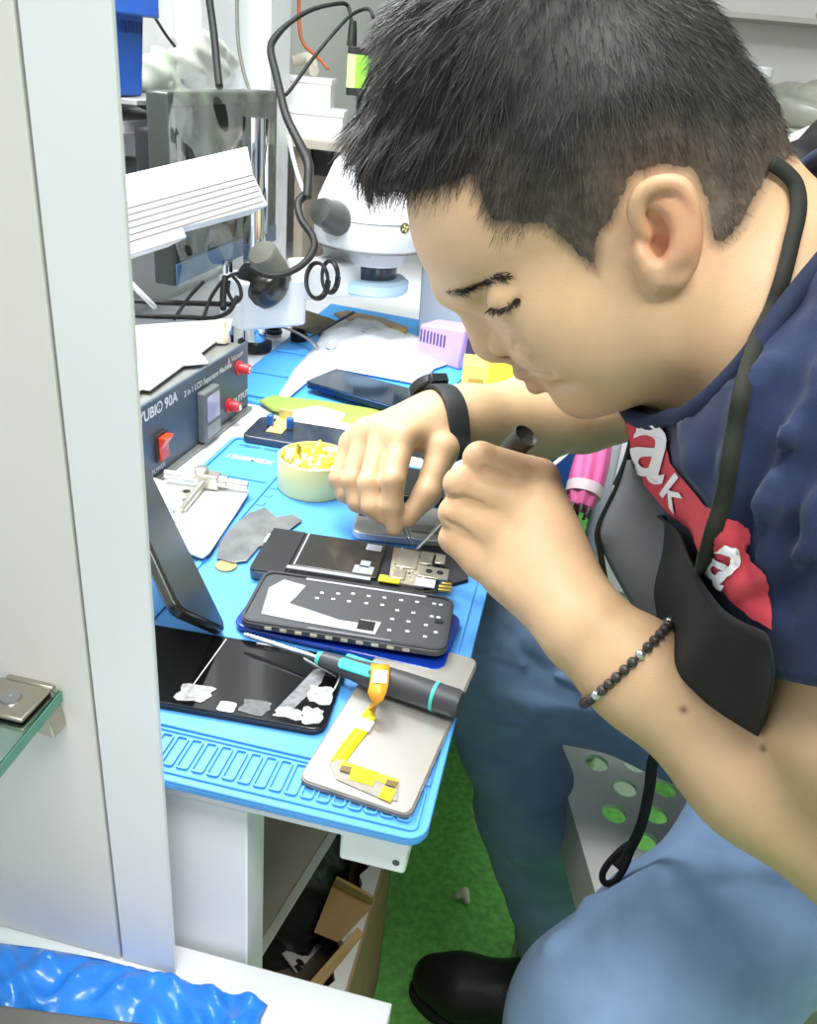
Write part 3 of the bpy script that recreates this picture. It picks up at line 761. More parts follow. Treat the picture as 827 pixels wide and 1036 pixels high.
far = [mir(HP(776,175,30)),at(720,330,.58),at(652,388,.575),at(644,430,.570),at(635,466,.562),at(624,492,.563)]
obj('neck_strap',strap_on(far,.0058),STRAP,apron,angle=40,solid=.0016)
obj('edge_cord',strap_on(A3([(635,466,.559),(625,493,.561),(606,534,.565),(608,560,.565),(613,590,.562),(620,625,.56)]),.004),STRAP,apron,angle=40,solid=.0016)
tie = A3([(668,748,.62),(660,775,.64),(657,800,.66),(649,835,.69),(636,862,.70),(624,878,.70)])
obj('waist_tie',strap_on(tie,.0085),mat('tie_black','0D0D0E',rough=.85),apron,angle=180,solid=.0018)
lp = A3([(641,852,.705),(631,858,.702),(617,872,.70),(610,884,.70),(612,893,.70),(622,892,.70),(632,878,.70),(640,858,.70)])
obj('tie_loop',strap_on(lp,.0055),mat('tie_black','0D0D0E'),apron,angle=180,solid=.0018)
# watch
def wrist_loop(axis_p,axis_d,radius_fn,n=40):
    axis_d = nrm(axis_d); a = nrm(np.cross(axis_d,FW)); b = np.cross(axis_d,a); out = []
    for k in range(n):
        t = 2*math.pi*k/n; dv = a*math.cos(t)+b*math.sin(t); h = BB.ray_cast(Vector(axis_p+dv*.09),Vector(-dv)); p = np.array(h[0]) if h[0] is not None and np.linalg.norm(np.array(h[0])-axis_p)<.06 else axis_p+dv*.03
        out.append(p+dv*radius_fn)
    return out,axis_d
wp = wR+(eR-wR)*.0
adR = nrm(nrm(eR-wR)*.9+RT*.5)
loop,ad = wrist_loop(wp,adR,.0022)
watch = thing('wristwatch','black wristwatch with a rubber strap on the far wrist','watch',wp)
wb = MB(); L_ = smooth_path(loop,2,True); n = len(L_)
cen = L_.mean(0)
rad = (L_-cen); rad -= (rad@ad)[:,None]*ad; rad /= np.linalg.norm(rad,axis=1)[:,None]
V = []
for i in range(n):
    for (u,v) in ((-.010,-.001),(.010,-.001),(.010,.0022),(.006,.0032),(-.006,.0032),(-.010,.0022)): V.append(L_[i]+ad*u+rad[i]*v)
F = [(i*6+k,i*6+(k+1)%6,((i+1)%n)*6+(k+1)%6,((i+1)%n)*6+k) for i in range(n) for k in range(6)]
wb.add(V,F)
obj('watch_strap',wb,mat('watch_rubber','2B2D2E',rough=.55,bump=.15,bscale=700),watch,angle=50)
top = nrm(UP*.62-RT*.78-FW*.05); top = nrm(top-ad*(top@ad)); i0 = int(np.argmax(rad@top)); Yv = np.cross(top,ad)
cs = MB(); cs.lathe(L_[i0]-top*.001,top,[(.0,0),(.0165,0),(.0185,.002),(.0185,.007),(.0165,.0095),(.0150,.0098),(0,.0098)],28)
co = obj('watch_case',cs,mat('watch_case','303436',rough=.35,metal=.4),watch,angle=35)
gl = MB(); gl.lathe(L_[i0]+top*.0088,top,[(0,0),(.0145,0),(.014,.0012),(0,.0016)],28); obj('watch_glass',gl,mat('watch_glass','0A0B0D',rough=.08,coat=.6),co)
lg = MB()
for s_ in (-1,1):
    lg.frame(L_[i0]+Yv*s_*.019,ad,Yv,top); lg.box((-.0085,-.004,-.004),(.0085,.004,.005))
obj('lugs',lg,mat('watch_case','303436'),co,bevel=.001)
for s_ in (1,):
    bt = MB(); bt.lathe(L_[i0]+ad*.0185+top*.005,ad,[(0,0),(.0022,0),(.0022,.003),(0,.003)],10); obj('crown_button',bt,mat('steel','B8BCC0',rough=.25,metal=1),co)
# bead bracelet
bp_ = at(628,676,.505); adL = nrm(eL-wL)
loop,ad = wrist_loop(bp_,nrm(adL*.95-UP*.16),.0022)
L_ = smooth_path(loop,4,True); seg = np.linalg.norm(np.roll(L_,-1,0)-L_,axis=1); cum = np.concatenate([[0],np.cumsum(seg)]); tot = cum[-1]
nb_ = int(tot/.0062); br = thing('bead_bracelet','dark stone bead bracelet with silver beads on the near wrist','bracelet',bp_)
Lc = np.concatenate([L_,L_[:1]])
cd = MB(); cd.tube(L_,.0012,seg=6,sub=1,closed=True); obj('cord',cd,mat('black_cord','101011',rough=.7),br)
bm0 = None
for k in range(nb_):
    s_ = tot*k/nb_; P = np.array([np.interp(s_,cum,Lc[:,i]) for i in range(3)]); b_ = MB(); b_.ball(P,.0031,12,8)
    m_ = mat('bead_silver','C9CBCE',rough=.22,metal=.9) if k % 6 == 2 else mat('bead_stone','3B3632',rough=.35,var=.5,scale=300)
    obj('bead',b_,m_,br)
# screwdriver in the near fist
tip,capc = at(421,556,.703),at(531,442,.590)
ax = nrm(capc-tip); Ln = np.linalg.norm(capc-tip)
sd = thing('screwdriver','grey precision screwdriver gripped in the near fist over the board','screwdriver',tip)
b_ = MB(); b_.lathe(tip,ax,[(0,0),(.0007,.001),(.0016,.006),(.0016,Ln-.085),(.0016,Ln-.08)],12); obj('blade',b_,mat('steel','B8BCC0'),sd)
b_ = MB(); b_.lathe(tip+ax*(Ln-.105),ax,[(0,0),(.0035,0),(.0045,.006),(.0062,.016),(.0066,.080),(.0066,.086)],20); obj('handle',b_,mat('driver_grey','4A4A4A',rough=.5),sd)
b_ = MB(); b_.lathe(tip+ax*(Ln-.109),ax,[(0,0),(.0034,0),(.0036,.004),(0,.004)],16); obj('ring',b_,mat('teal','3FC4B4',rough=.5),sd)
b_ = MB(); b_.lathe(tip+ax*(Ln-.019),ax,[(.0066,0),(.0084,.001),(.0094,.019),(.0088,.0208),(.0074,.0185),(0,.0172)],24); obj('end_cap',b_,mat('driver_cap','35352F',rough=.55),sd)
# tweezers in the far hand
tz = thing('tweezers','fine steel tweezers pinched between far thumb and forefinger','tweezers',at(417,552,.7065))
tp = at(417,553,.7065)
for s_,off in ((-1,0),(1,1)):
    mb = MB(); P = [tp+RT*.0005*s_,at(413.5+2*s_,543,.703),at(408+2.2*s_,528,.698),at(404+2.5*s_,514,.699),at(401+2.5*s_,495,.705),at(404,470,.722),at(408,455,.735)]
    mb.tube(P,[.0005,.0012,.002,.0024,.0026,.0026,.0022],seg=8,flat=.5); obj('tweezer_arm',mb,mat('steel','B8BCC0'),tz)
# ------------------------------------------------------------------ the setting
ZM = .75                                                     # top of the blue mat
WALLM = mat('wall_paint','DADCDD',rough=.7,var=.03,scale=6)
WHITE = mat('white_laminate','E4E7EC',rough=.38,var=.02,scale=8)
BEIGE = mat('beige_laminate','DDDBD8',rough=.42,var=.02,scale=8)
CHROME = mat('chrome','D5D9DD',rough=.08,metal=1,var=.02)
STEEL = mat('steel','B8BCC0',rough=.25,metal=1)
BLK = mat('black_plastic','161718',rough=.4,var=.1)
DGREY = mat('dark_grey_plastic','3A3D40',rough=.5,var=.1)
WPL = mat('white_plastic','E9EBEE',rough=.35,var=.02)
CABLE = mat('black_cable','1C1D1C',rough=.55,var=.15)
GREEN = mat('green_turf','7CCB66',rough=.95,var=.30,scale=90,bump=1.0,bscale=900)
m_ = MB(); m_.box((-1.6,-1.6,-.02),(2.2,2.75,0)); struct('floor',m_,GREEN)
m_ = MB(); m_.box((-.70,.322,-.0),(-.66,2.75,2.6)); struct('wall_left',m_,WALLM)
m_ = MB(); m_.box((-.70,2.72,0),(2.2,2.76,2.6)); struct('wall_back',m_,mat('wall_grey','C9C8C5',rough=.6,var=.03,scale=5))
m_ = MB(); m_.box((2.16,-1.6,0),(2.2,2.76,2.6)); struct('wall_right',m_,WALLM)
m_ = MB(); m_.box((-1.6,-1.6,2.6),(2.2,2.76,2.64)); struct('ceiling',m_,WALLM)
# white column on the left wall
c0 = onx(274,60,-.58)
m_ = MB(); m_.box((-.66,c0[1]-.0,.744),(-.58,c0[1]+.10,2.6)); m_.box((-.66,c0[1]-.20,1.0),(-.615,c0[1],2.6)); struct('trim_1',m_,WHITE,bevel=.002)
# partition: two flush boards
yB = .310
xA = ony(68,480,yB)[0]; xB = ony(143.5,480,yB)[0]; zb = .588
m_ = MB(); m_.box((xA+.0008,yB,zb),(xB,yB+.0035,2.2)); struct('wall_partition_stile',m_,WHITE,bevel=.0008)
m_ = MB(); m_.box((-1.2,yB,zb),(xA-.0008,yB+.0035,2.2)); struct('wall_partition',m_,BEIGE,bevel=.0008)
m_ = MB(); m_.box((xA-.02,yB+.0037,zb),(xA+.02,yB+.0045,2.2)); struct('trim_2',m_,mat('gap_dark','4A4A4A'))
# low white counter in front
xr = ony(397,1015,.33)[0]
low = thing('low_counter','low white laminate counter in front of the partition, lower than the desk','counter',(-.5,.1,0))
m_ = MB(); m_.box((-1.2,-.25,.569),(xr,.33,.587)); obj('counter_top',m_,WHITE,low,bevel=.001)
m_ = MB(); m_.box((-1.2,-.22,0),(xr-.05,-.20,.569)); m_.box((xr-.07,-.2,0),(xr-.05,.30,.569)); obj('side_panel',m_,WHITE,low)
# repair desk: worktop, end panel, leg panel
desk = thing('repair_desk','long white repair desk against the left wall under the blue mats','desk',(-.35,1.0,0))
m_ = MB(); m_.box((-.66,.335,.722),(-.036,1.95,.744)); obj('worktop',m_,mat('desk_white','E6EAF0',rough=.3,var=.02),desk,bevel=.001)
xe = ony(250,900,.335)[0]
m_ = MB(); m_.box((-.66,.335,0),(xe,.365,.722)); obj('end_panel',m_,WHITE,desk,bevel=.001)
m_ = MB(); m_.box((-.66,1.90,0),(-.06,1.93,.722)); obj('end_panel',m_,WHITE,desk)
m_ = MB(); m_.box((-.655,.365,0),(-.645,1.9,.722)); obj('back_panel',m_,mat('brown_board','C2AE96',rough=.7,var=.1),desk)
a = ony(345,838,.338); b = ony(414,850,.338)
m_ = MB(); m_.box((a[0],.338,.698),(b[0],.60,.7215)); obj('edge_bracket',m_,WPL,desk,bevel=.002)
m_ = MB(); m_.lathe((b[0]-.006,.3385,.707),(0,-1,0),[(0,0),(.0022,0),(.0022,.001),(0,.001)],12); obj('screw',m_,DGREY,desk)
# glass shelf and its clip
zg = ony(62,697,yB)[2]; xg = ony(62,697,yB)[0]
g = thing('glass_shelf','clear green-edged glass shelf held by a metal clip on the partition','shelf',(xg-.2,yB-.1,zg-.01))
GL = mat('glass','C9E6DC',rough=.02,trans=1,ior=1.5,var=.0,spec=.5)
q0 = onz(0,772,zg)
X2 = np.array([q0[0],q0[1]]); X1 = np.array([xg,yB-.001]); dv = nrm(X2-X1)
far2 = X1+dv*.30
m_ = MB(); m_.prism([tuple(X1),(-.75,yB-.001),(-.75,far2[1]),tuple(far2)],zg-.007,zg); obj('glass_pane',m_,GL,g,smooth=False,bevel=.0006)
ed = MB(); nv = np.array([-dv[1],dv[0]]); nv = nv if nv[0]>0 else -nv
ed.prism([tuple(X1+nv*.0002),tuple(far2+nv*.0002),tuple(far2+nv*.0009),tuple(X1+nv*.0009)],zg-.0068,zg-.0003)
obj('polished_edge',ed,mat('glass_edge','5FA894',rough=.12,trans=.35,ior=1.5),g,smooth=False)
NI = mat('nickel','B4AFA2',rough=.3,metal=.9,var=.08)
bx = MB(); cx = ony(38,700,yB)[0]
bx.box((cx-.018,yB-.030,zg-.0095),(cx+.012,yB,zg-.0072)); bx.box((cx-.018,yB-.030,zg+.0003),(cx+.012,yB-.004,zg+.0028))
bx.box((cx-.016,yB-.004,zg-.0115),(cx+.012,yB,zg+.0028))
obj('shelf_clip',bx,NI,g,bevel=.0012)
bx = MB(); bx.frame((cx+.004,yB-.0005,zg-.0095),(1,0,0),(0,0,-1),(0,-1,0)); bx.prism([(-.012,0),(.010,0),(.012,.015),(.000,.013)],0,.012); obj('clip_foot',bx,NI,g,bevel=.001)
bx = MB(); bx.lathe((cx-.003,yB-.017,zg+.0026),(0,0,1),[(0,0),(.0055,0),(.005,.0016),(.002,.0018),(0,.001)],18); obj('clip_screw',bx,STEEL,g)
# blue plastic bag crumpled on the counter
bagP = [(-60,938),(0,944),(40,949),(85,957),(128,965),(180,973),(230,983),(277,990),(272,1004),(264,1020),(262,1046),(200,1060),(140,1044),(112,1032),(60,1021),(0,1014),(-60,1012)]
BP = np.array(bagP,float)
def bagz(px,py,dd):
    w = np.clip(dd/14,0,1); a = px*.030+py*.055+1.3*np.sin(px*.021+py*.03); b = px*.055-py*.050+1.6*np.sin(px*.03); return .5892+.007*w+.0042*w*(1-np.abs(np.sin(a))*1.6)+.003*w*(1-np.abs(np.sin(b))*1.7)+.002*w*np.sin(px*.14+py*.06)
P2 = [Vector(p) for p in dens(bagP,5)]; gr = [Vector((x+rng.uniform(-1,1),y+rng.uniform(-1,1))) for x in np.arange(-58,280,4.0) for y in np.arange(936,1062,4.0)]
gr = [p for p in gr if polysd(BP,np.array([[p.x,p.y]]))[0]>2.5]
r_ = geometry.delaunay_2d_cdt(P2+gr,[(i,(i+1)%len(P2)) for i in range(len(P2))],[],1,1e-4)
pp = np.array([[p.x,p.y] for p in r_[0]]); dd = polysd(BP,pp); base = np.array([onz(x,y,.600) for x,y in pp]); base[:,2] = bagz(pp[:,0],pp[:,1],np.maximum(dd,0))
base[:,1] = np.minimum(base[:,1],yB-.004)
tag(obj('plastic_bag',(base,[tuple(f) for f in r_[2]]),mat('blue_film','2C86EA',rough=.3,var=.12,scale=30,coat=.25,bump=.35,bscale=60),angle=180,solid=.0006),'crumpled bright blue plastic bag lying on the low white counter','bag')
a = onz(0,1022,.5875); b = onz(110,1036,.5875)
m_ = MB(); X = nrm(b-a); Y = np.cross((0,0,1),X); m_.frame(a-X*.05,X,Y,(0,0,1)); m_.prism(rrect(.22,.10,.008,4,.07,-.052),0.0005,.010)
tag(obj('grey_tray',m_,mat('grey_rubber','6C6A66',rough=.7,var=.08),bevel=.002),'flat dark grey tray on the counter below the blue bag','tray')
# ------------------------------------------------------------------ blue mats
MATB = mat('mat_blue','4C95DA',rough=.5,var=.05,scale=12,bump=.12,bscale=900)
mt = thing('repair_mat','large blue silicone repair mat covering the near end of the desk','mat',(-.18,.55,.744))
X0,X1_,Y0,Y1 = -.335,-.0265,.3195,.795
m_ = MB(); m_.prism(rrect(X1_-X0,Y1-Y0,.012,5,(X0+X1_)/2,(Y0+Y1)/2),.7442,.7485); obj('mat_base',m_,MATB,mt,bevel=.0008)
def ring(m_,x0,x1,y0,y1,w,z0,z1,r=.008):
    a = rrect(x1-x0,y1-y0,r,5,(x0+x1)/2,(y0+y1)/2); b = rrect(x1-x0-2*w,y1-y0-2*w,max(r-w,.001),5,(x0+x1)/2,(y0+y1)/2); n = len(a)
    V = [(p[0],p[1],z) for z in (z0,z1) for q in (a,b) for p in q]
    F = []
    for i in range(n):
        j = (i+1)%n; F += [(i,j,2*n+j,2*n+i),(n+j,n+i,3*n+i,3*n+j),(2*n+i,2*n+j,3*n+j,3*n+i),(i,n+i,n+j,j)]
    m_.add(V,F)
m_ = MB()
ring(m_,X0,X1_,Y0,Y1,.0045,.7484,.7505,.012)
ring(m_,X0+.006,X1_-.006,Y0+.0065,Y0+.040,.002,.7484,.7498,.004)
m_.box((X0+.007,Y0+.0415,.7484),(X1_-.005,Y0+.0475,.7502))
m_.box((-.262,Y0+.047,.7484),(-.257,Y1-.004,.7502)); m_.box((X1_-.012,Y0+.045,.7484),(X1_-.0095,Y1-.06,.7496))
m_.box((X0+.004,.70,.7484),(-.259,.704,.7500))
for k in range(1,12): m_.box((-.256,.565+k*.018,.7484),(-.248,.572+k*.018,.7496))
obj('rim',m_,MATB,mt,bevel=.0006)
m_ = MB(); x = X0+.014
while x < X1_-.012:
    ring(m_,x,x+.0078,Y0+.0115,Y0+.036,.0011,.7484,.7500,.002); x += .0095
obj('sorting_cells',m_,MATB,mt)
tx = MB(); O_ = onz(252,465,.7487); text_on(tx,'1200MEX',.013,O_,(1,.0,0),(0,1,0),bold=.0003); obj('mat_lettering',tx,mat('pale_print','D5EAFB',rough=.6),mt,smooth=False)
tx = MB(); text_on(tx,'repair mat',.010,onz(262,453,.7487),(1,0,0),(0,1,0)); obj('mat_lettering',tx,mat('dark_print','1D4F86',rough=.6),mt,smooth=False)
# second blue mat, further along the desk
m_ = MB(); q = [onz(*p,.7465) for p in [(247,398),(400,412),(412,360),(300,318),(240,345)]]
q = [np.array([-.405,.905,0]),np.array([-.16,.895,0]),np.array([-.10,1.36,0]),np.array([-.41,1.40,0])]
m_.prism([tuple(p[:2]) for p in q],.7443,.7485)
for yy in (1.0,1.1): m_.box((-.40,yy,.7484),(-.335,yy+.008,.7510))
m_.box((-.338,.95,.7484),(-.332,1.2,.7510)); m_.box((-.40,.915,.7484),(-.335,.925,.752))
tag(obj('repair_mat',m_,mat('mat_blue_b','4AA0E6',rough=.5,var=.05,bump=.1,bscale=900),bevel=.001),'smaller blue mat further along the desk under the microscope','mat')
# thin clear-white plastic bag lying over it
pl = [(330,330),(352,318),(380,322),(415,336),(440,346),(452,368),(440,372),(425,388),(340,372),(312,385),(288,405),(282,398),(298,372),(318,350)]
PB = np.array(pl,float); P2 = [Vector(p) for p in dens(pl,6)]; gr = [Vector((x,y)) for x in np.arange(280,455,5.0) for y in np.arange(316,408,4.0) if polysd(PB,np.array([[x,y]]))[0]>3]
r_ = geometry.delaunay_2d_cdt(P2+gr,[(i,(i+1)%len(P2)) for i in range(len(P2))],[],1,1e-4)
W = []
for p in r_[0]:
    d_ = max(0,polysd(PB,np.array([[p.x,p.y]]))[0]); w_ = onz(p.x,p.y,.7535); w_[2] = .7523+.004*min(1,d_/8)+.0025*math.sin(p.x*.12+p.y*.2+math.sin(p.y*.15)*2)*min(1,d_/8)+.0012*math.sin(p.x*.4-p.y*.5)*min(1,d_/8); W.append(w_)
tag(obj('plastic_sleeve',(np.array(W),[tuple(f) for f in r_[2]]),mat('clear_film','EEF4FB',rough=.25,var=.03,alpha=.82,coat=.3),angle=180,solid=.0004),'thin white plastic sleeve spread over the far blue mat','sleeve')
# ------------------------------------------------------------------ phones and parts on the mat
GLOSS = mat('gloss_black','0B0C0E',rough=.07,var=.1,coat=.6)
MIDF = mat('midframe_grey','5C5E62',rough=.35,metal=.5,var=.06)
def frame_on(mb,p0,p1,z):
    o,X,Y,Z,L = slab_frame(p0,p1,z); mb.frame(o,X,Y,Z); return o,X,Y,Z,L
# -- open phone with its board
o,X,Y,Z,L = slab_frame((250,578),(440,607),.757); Wd = .072
ph = thing('open_phone','opened phone with black battery and exposed circuit board, under the tool tips','phone',o+X*L/2+Y*Wd/2-Z*.007)
def B(): return MB(o,X,Y,Z)
m_ = B(); m_.prism(rrect(L,Wd,.009,5,L/2,Wd/2),-.0065,.0008); obj('mid_frame',m_,MIDF,ph,bevel=.001)
m_ = B(); m_.prism(rrect(L-.002,Wd-.002,.008,5,L/2,Wd/2),.0006,.0013); m_.box((.002,.001,.0005),(.030,Wd-.002,.0026)); obj('black_tray',m_,mat('phone_black','232427',rough=.35),ph,bevel=.0004)
m_ = B(); m_.box((.034,.012,.001),(.102,Wd-.006,.0048)); obj('battery',m_,mat('battery_black','2A2926',rough=.22,var=.2,scale=15,coat=.3),ph,bevel=.001)
m_ = B(); m_.box((.030,.006,.0048),(.098,.0105,.0052)); m_.box((.082,.014,.0048),(.098,.026,.0052)); m_.box((.086,.024,.0048),(.094,.034,.0052)); m_.box((.086,.052,.0048),(.099,.062,.0052)); m_.box((.034,.012,.0047),(.0355,Wd-.008,.0052)); obj('battery_label',m_,mat('label_grey','888D96',rough=.5,var=.1),ph)
m_ = B(); m_.prism([(.112,.012),(.150,.010),(L-.010,.006),(L-.006,.040),(L-.012,.062),(.150,.066),(.108,.066)],.001,.0032); obj('circuit_board',m_,mat('board_tan','8F8676',rough=.5,var=.35,scale=250),ph)
SH = mat('shield_metal','C9C2B2',rough=.28,metal=.75,var=.12,scale=80)
for x0,y0,x1,y1 in ((.114,.034,.131,.063),(.133,.044,.143,.064),(.145,.048,.153,.063),(.134,.024,.158,.041),(.114,.016,.124,.030)):
    m_ = B(); m_.box((x0,y0,.003),(x1,y1,.0048)); s_ = obj('shield_can',m_,SH,ph,bevel=.0005)
for cx,cy in ((.142,.033),(.151,.033)):
    m_ = B(); m_.lathe((cx,cy,.0047),(0,0,1),[(0,.0),(.0028,0),(.0028,.0006),(.0016,.0007),(0,.0003)],16); obj('camera_hole',m_,BLK,ph)
m_ = B(); m_.box((.133,.010,.003),(.149,.022,.0046)); obj('chip',m_,mat('chip_lilac','B9B6C4',rough=.5),ph,bevel=.0004)
m_ = B()
for k in range(26):
    x,y = rng.uniform(.113,L-.012),rng.uniform(.010,.065); s_ = rng.uniform(.0008,.0022); m_.box((x,y,.003),(x+s_,y+s_*rng.uniform(.6,2),.0042))
obj('small_parts',m_,mat('chip_dark','35362F',rough=.5,var=.5,scale=300),ph)
m_ = B()
for k in range(22):
    x,y = rng.uniform(.113,L-.012),rng.uniform(.010,.065); s_ = rng.uniform(.0008,.002); m_.box((x,y,.003),(x+s_,y+s_*rng.uniform(.6,2),.0045))
obj('solder_parts',m_,mat('solder','E0DBCB',rough=.3,metal=.5),ph)
m_ = B()
for x,y,w in ((.152,.008,.010),(.152,.013,.011),(.154,.018,.008)): m_.box((x,y,.003),(x+w,y+.0026,.005))
obj('gold_contacts',m_,mat('gold','D9B25A',rough=.3,metal=.7),ph,bevel=.0003)
m_ = B(); m_.box((.104,.009,.003),(.121,.015,.0048)); m_.box((.104,.012,.003),(.111,.018,.0046)); obj('yellow_tape',m_,mat('tape_yellow','E8E02C',rough=.4),ph,bevel=.0004)
m_ = B(); m_.box((.0,.045,.0013),(.012,.060,.0022)); m_.box((.004,.060,.0013),(.024,.066,.0022)); obj('white_adhesive',m_,mat('adhesive_white','D9DADD',rough=.6),ph)
# -- blue back cover and the perforated frame lying on it
o,X,Y,Z,L = slab_frame((236,634),(446,681),.7535)
bc = thing('phone_back_cover','glossy dark blue phone back cover under the perforated grey frame','phone cover',o+X*L/2+Y*.036-Z*.003)
m_ = MB(o,X,Y,Z); m_.prism(rrect(L+.004,.074,.011,6,L/2,.037),-.0025,.0012); obj('cover_panel',m_,mat('cover_blue','12349A',rough=.12,coat=.8,var=.05),bc,bevel=.0015,bseg=3)
o,X,Y,Z,L = slab_frame((240,628),(452,661),.7645); Wd = .070
pf = thing('phone_chassis','grey perforated phone screen frame with white dots, on the blue cover','phone frame',o+X*L/2+Y*Wd/2-Z*.008)
def B(): return MB(o,X,Y,Z)
m_ = B(); m_.prism(rrect(L,Wd,.010,6,L/2,Wd/2),-.0048,.0); obj('frame_plate',m_,mat('frame_grey','4A4C50',rough=.38,metal=.35,var=.05,scale=15),pf,bevel=.0008)
m_ = B(); ring_ = rrect(L-.0015,Wd-.0015,.0095,6,L/2,Wd/2); inn = rrect(L-.006,Wd-.006,.008,6,L/2,Wd/2); n = len(ring_)
V = [(p[0],p[1],.0012) for p in ring_]+[(p[0],p[1],.0012) for p in inn]+[(p[0],p[1],-.0002) for p in ring_]+[(p[0],p[1],-.0002) for p in inn]
m_.add(V,[f for i in range(n) for f in ((i,(i+1)%n,n+(i+1)%n,n+i),(2*n+i,2*n+(i+1)%n,(i+1)%n,i),(n+i,n+(i+1)%n,3*n+(i+1)%n,3*n+i))]); obj('lip',m_,mat('lip_grey','3F4145',rough=.35,metal=.3),pf)
m_ = B(); m_.prism([(.014,.012),(.040,.010),(.098,.008),(.100,.024),(.085,.024),(.085,.019),(.070,.019),(.045,.026),(.030,.030),(.033,.040),(.036,.056),(.018,.060),(.010,.046)],.0001,.0006)
m_.box((.034,.0645,.0001),(.128,.0675,.0006)); m_.box((.050,.0022,.0001),(.110,.0045,.0006))
obj('foam_patch',m_,mat('foam_pale','989AA0',rough=.75,var=.06,scale=40),pf)
m_ = B(); m_.box((.084,.0115,.0002),(.096,.0225,.0009)); obj('window_cutout',m_,mat('pit_black','0C0C0D',rough=.8),pf)
m_ = B(); m_.box((L-.012,.034,.0001),(L-.006,.038,.0007)); obj('notch',m_,mat('pit_black','0C0C0D'),pf)
dots = MB(o,X,Y,Z); pat = [(.050,.050),(.062,.052),(.073,.055),(.085,.055),(.097,.056),(.110,.056),(.122,.057),(.135,.058),(.148,.058),(.048,.042),(.060,.044),(.072,.044),(.085,.045),(.097,.046),(.109,.042),(.121,.042),(.135,.041),(.147,.041),(.107,.030),(.119,.030),(.132,.029),(.146,.022),(.120,.018),(.107,.016),(.133,.015)]
for x,y in pat:
    dots.frame(o,X,Y,Z); dots.prism(rrect(.0030,.0022,.0008,3,min(x,L-.01),y),.0001,.0006)
obj('white_dots',dots,mat('dot_white','C9CBCE',rough=.5),pf)
m_ = B()
for x in np.arange(.02,L-.02,.011): m_.box((x,-.0006,-.0035),(x+.005,.0003,-.0012))
obj('side_slots',m_,mat('slot_pale','B9B39E',rough=.5,var=.3,scale=200),pf)
# -- cracked black screen
o,X,Y,Z,L = slab_frame((163,712),(327,741),.7525)
sc = thing('phone_screen','black cracked phone screen with peeling white film scraps, nearest on the mat','phone screen',o+X*.05+Y*.036-Z*.003)
m_ = MB(o,X,Y,Z); Lx = .155; m_.prism(rrect(Lx,.076,.009,6,L-Lx/2,.038),-.0035,.0012); obj('glass_panel',m_,GLOSS,sc,bevel=.0008)
m_ = MB(o,X,Y,Z); rr_ = rrect(Lx+.001,.077,.0095,6,L-Lx/2,.038); m_.prism(rr_,-.0040,-.0004); obj('bezel',m_,mat('bezel_dark','2B2D30',rough=.35,metal=.4),sc,bevel=.0006)
SCR = mat('film_scrap','B4B8BC',rough=.45,var=.5,scale=220,alpha=.6)
def scrap(cx,cy,w,h,name='film_scrap',al=SCR,rough_=.18,z=.0014):
    n = 18; pl_ = []
    for k in range(n):
        a = 2*math.pi*k/n; r = 1+rng.uniform(-rough_,rough_); sx = math.copysign(min(1,abs(math.cos(a))*1.25),math.cos(a)); sy = math.copysign(min(1,abs(math.sin(a))*1.25),math.sin(a)); pl_.append((cx+w/2*sx*r,cy+h/2*sy*r))
    m_ = MB(o,X,Y,Z); m_.prism(pl_,z,z+.0004); obj(name,m_,al,sc,smooth=False)
scrap(L-.088,.013,.022,.016); scrap(L-.064,.006,.011,.009,al=mat('tape_white','D0D2D5',rough=.5),rough_=.05); scrap(L-.047,.010,.018,.013,al=mat('scrap_faint','6E7276',rough=.5,alpha=.5,var=.5,scale=300))
scrap(L-.010,.032,.016,.017); scrap(L-.010,.011,.013,.015); scrap(L-.025,.010,.017,.010)
m_ = MB(o,X,Y,Z); m_.prism([(L-.034,.010),(L-.024,.012),(L-.012,.044),(L-.012,.060),(L-.020,.056)],.0013,.0016); obj('smear',m_,mat('smear_grey','85898E',rough=.4,alpha=.55,var=.4,scale=200),sc,smooth=False)
m_ = MB(o,X,Y,Z); m_.tube([(L-.092,.020,.0013),(L-.088,.073,.0013)],.0004,seg=5,sub=1); obj('scratch',m_,mat('tape_white','D0D2D5'),sc)
m_ = MB(o,X,Y,Z); m_.tube([(L-.066,.0735,.0016),(L-.030,.0725,.0020),(L-.004,.058,.0026),(L-.002,.040,.0016)],.0006,seg=6); m_.tube([(L-.030,.066,.0016),(L-.004,.052,.002)],.0005,seg=6); obj('film_edge',m_,mat('clear_edge','D9DEE2',rough=.15,alpha=.7),sc)
# -- grey-teal screwdriver on the mat
a,b = onz(246,641,.762),onz(466,713,.766); ax = nrm(b-a); T_ = np.linalg.norm(b-a); sA = T_-np.linalg.norm(b-onz(326,667,.763))
d2 = thing('screwdriver','dark grey screwdriver with teal grip lying across the silver screen back','screwdriver',a)
m_ = MB(); m_.lathe(a,ax,[(0,0),(.0012,.001),(.0018,.008),(.0018,sA),(0,sA)],12); obj('shaft',m_,CHROME,d2)
m_ = MB(); hl = T_-sA
m_.lathe(a+ax*sA,ax,[(0,0),(.0052,0),(.0056,.002),(.0062,.012),(.0070,.022),(.0078,.030),(.0090,.040),(.0094,.060),(.0094,hl-.003),(.0084,hl),(0,hl)],28); obj('handle',m_,mat('driver_dark','3C3F42',rough=.45),d2)
m_ = MB(); m_.lathe(a+ax*(sA-.003),ax,[(0,0),(.0046,0),(.0052,.003),(.0054,.0055),(0,.0055)],20); obj('teal_collar',m_,mat('teal','3FC4B4',rough=.5),d2)
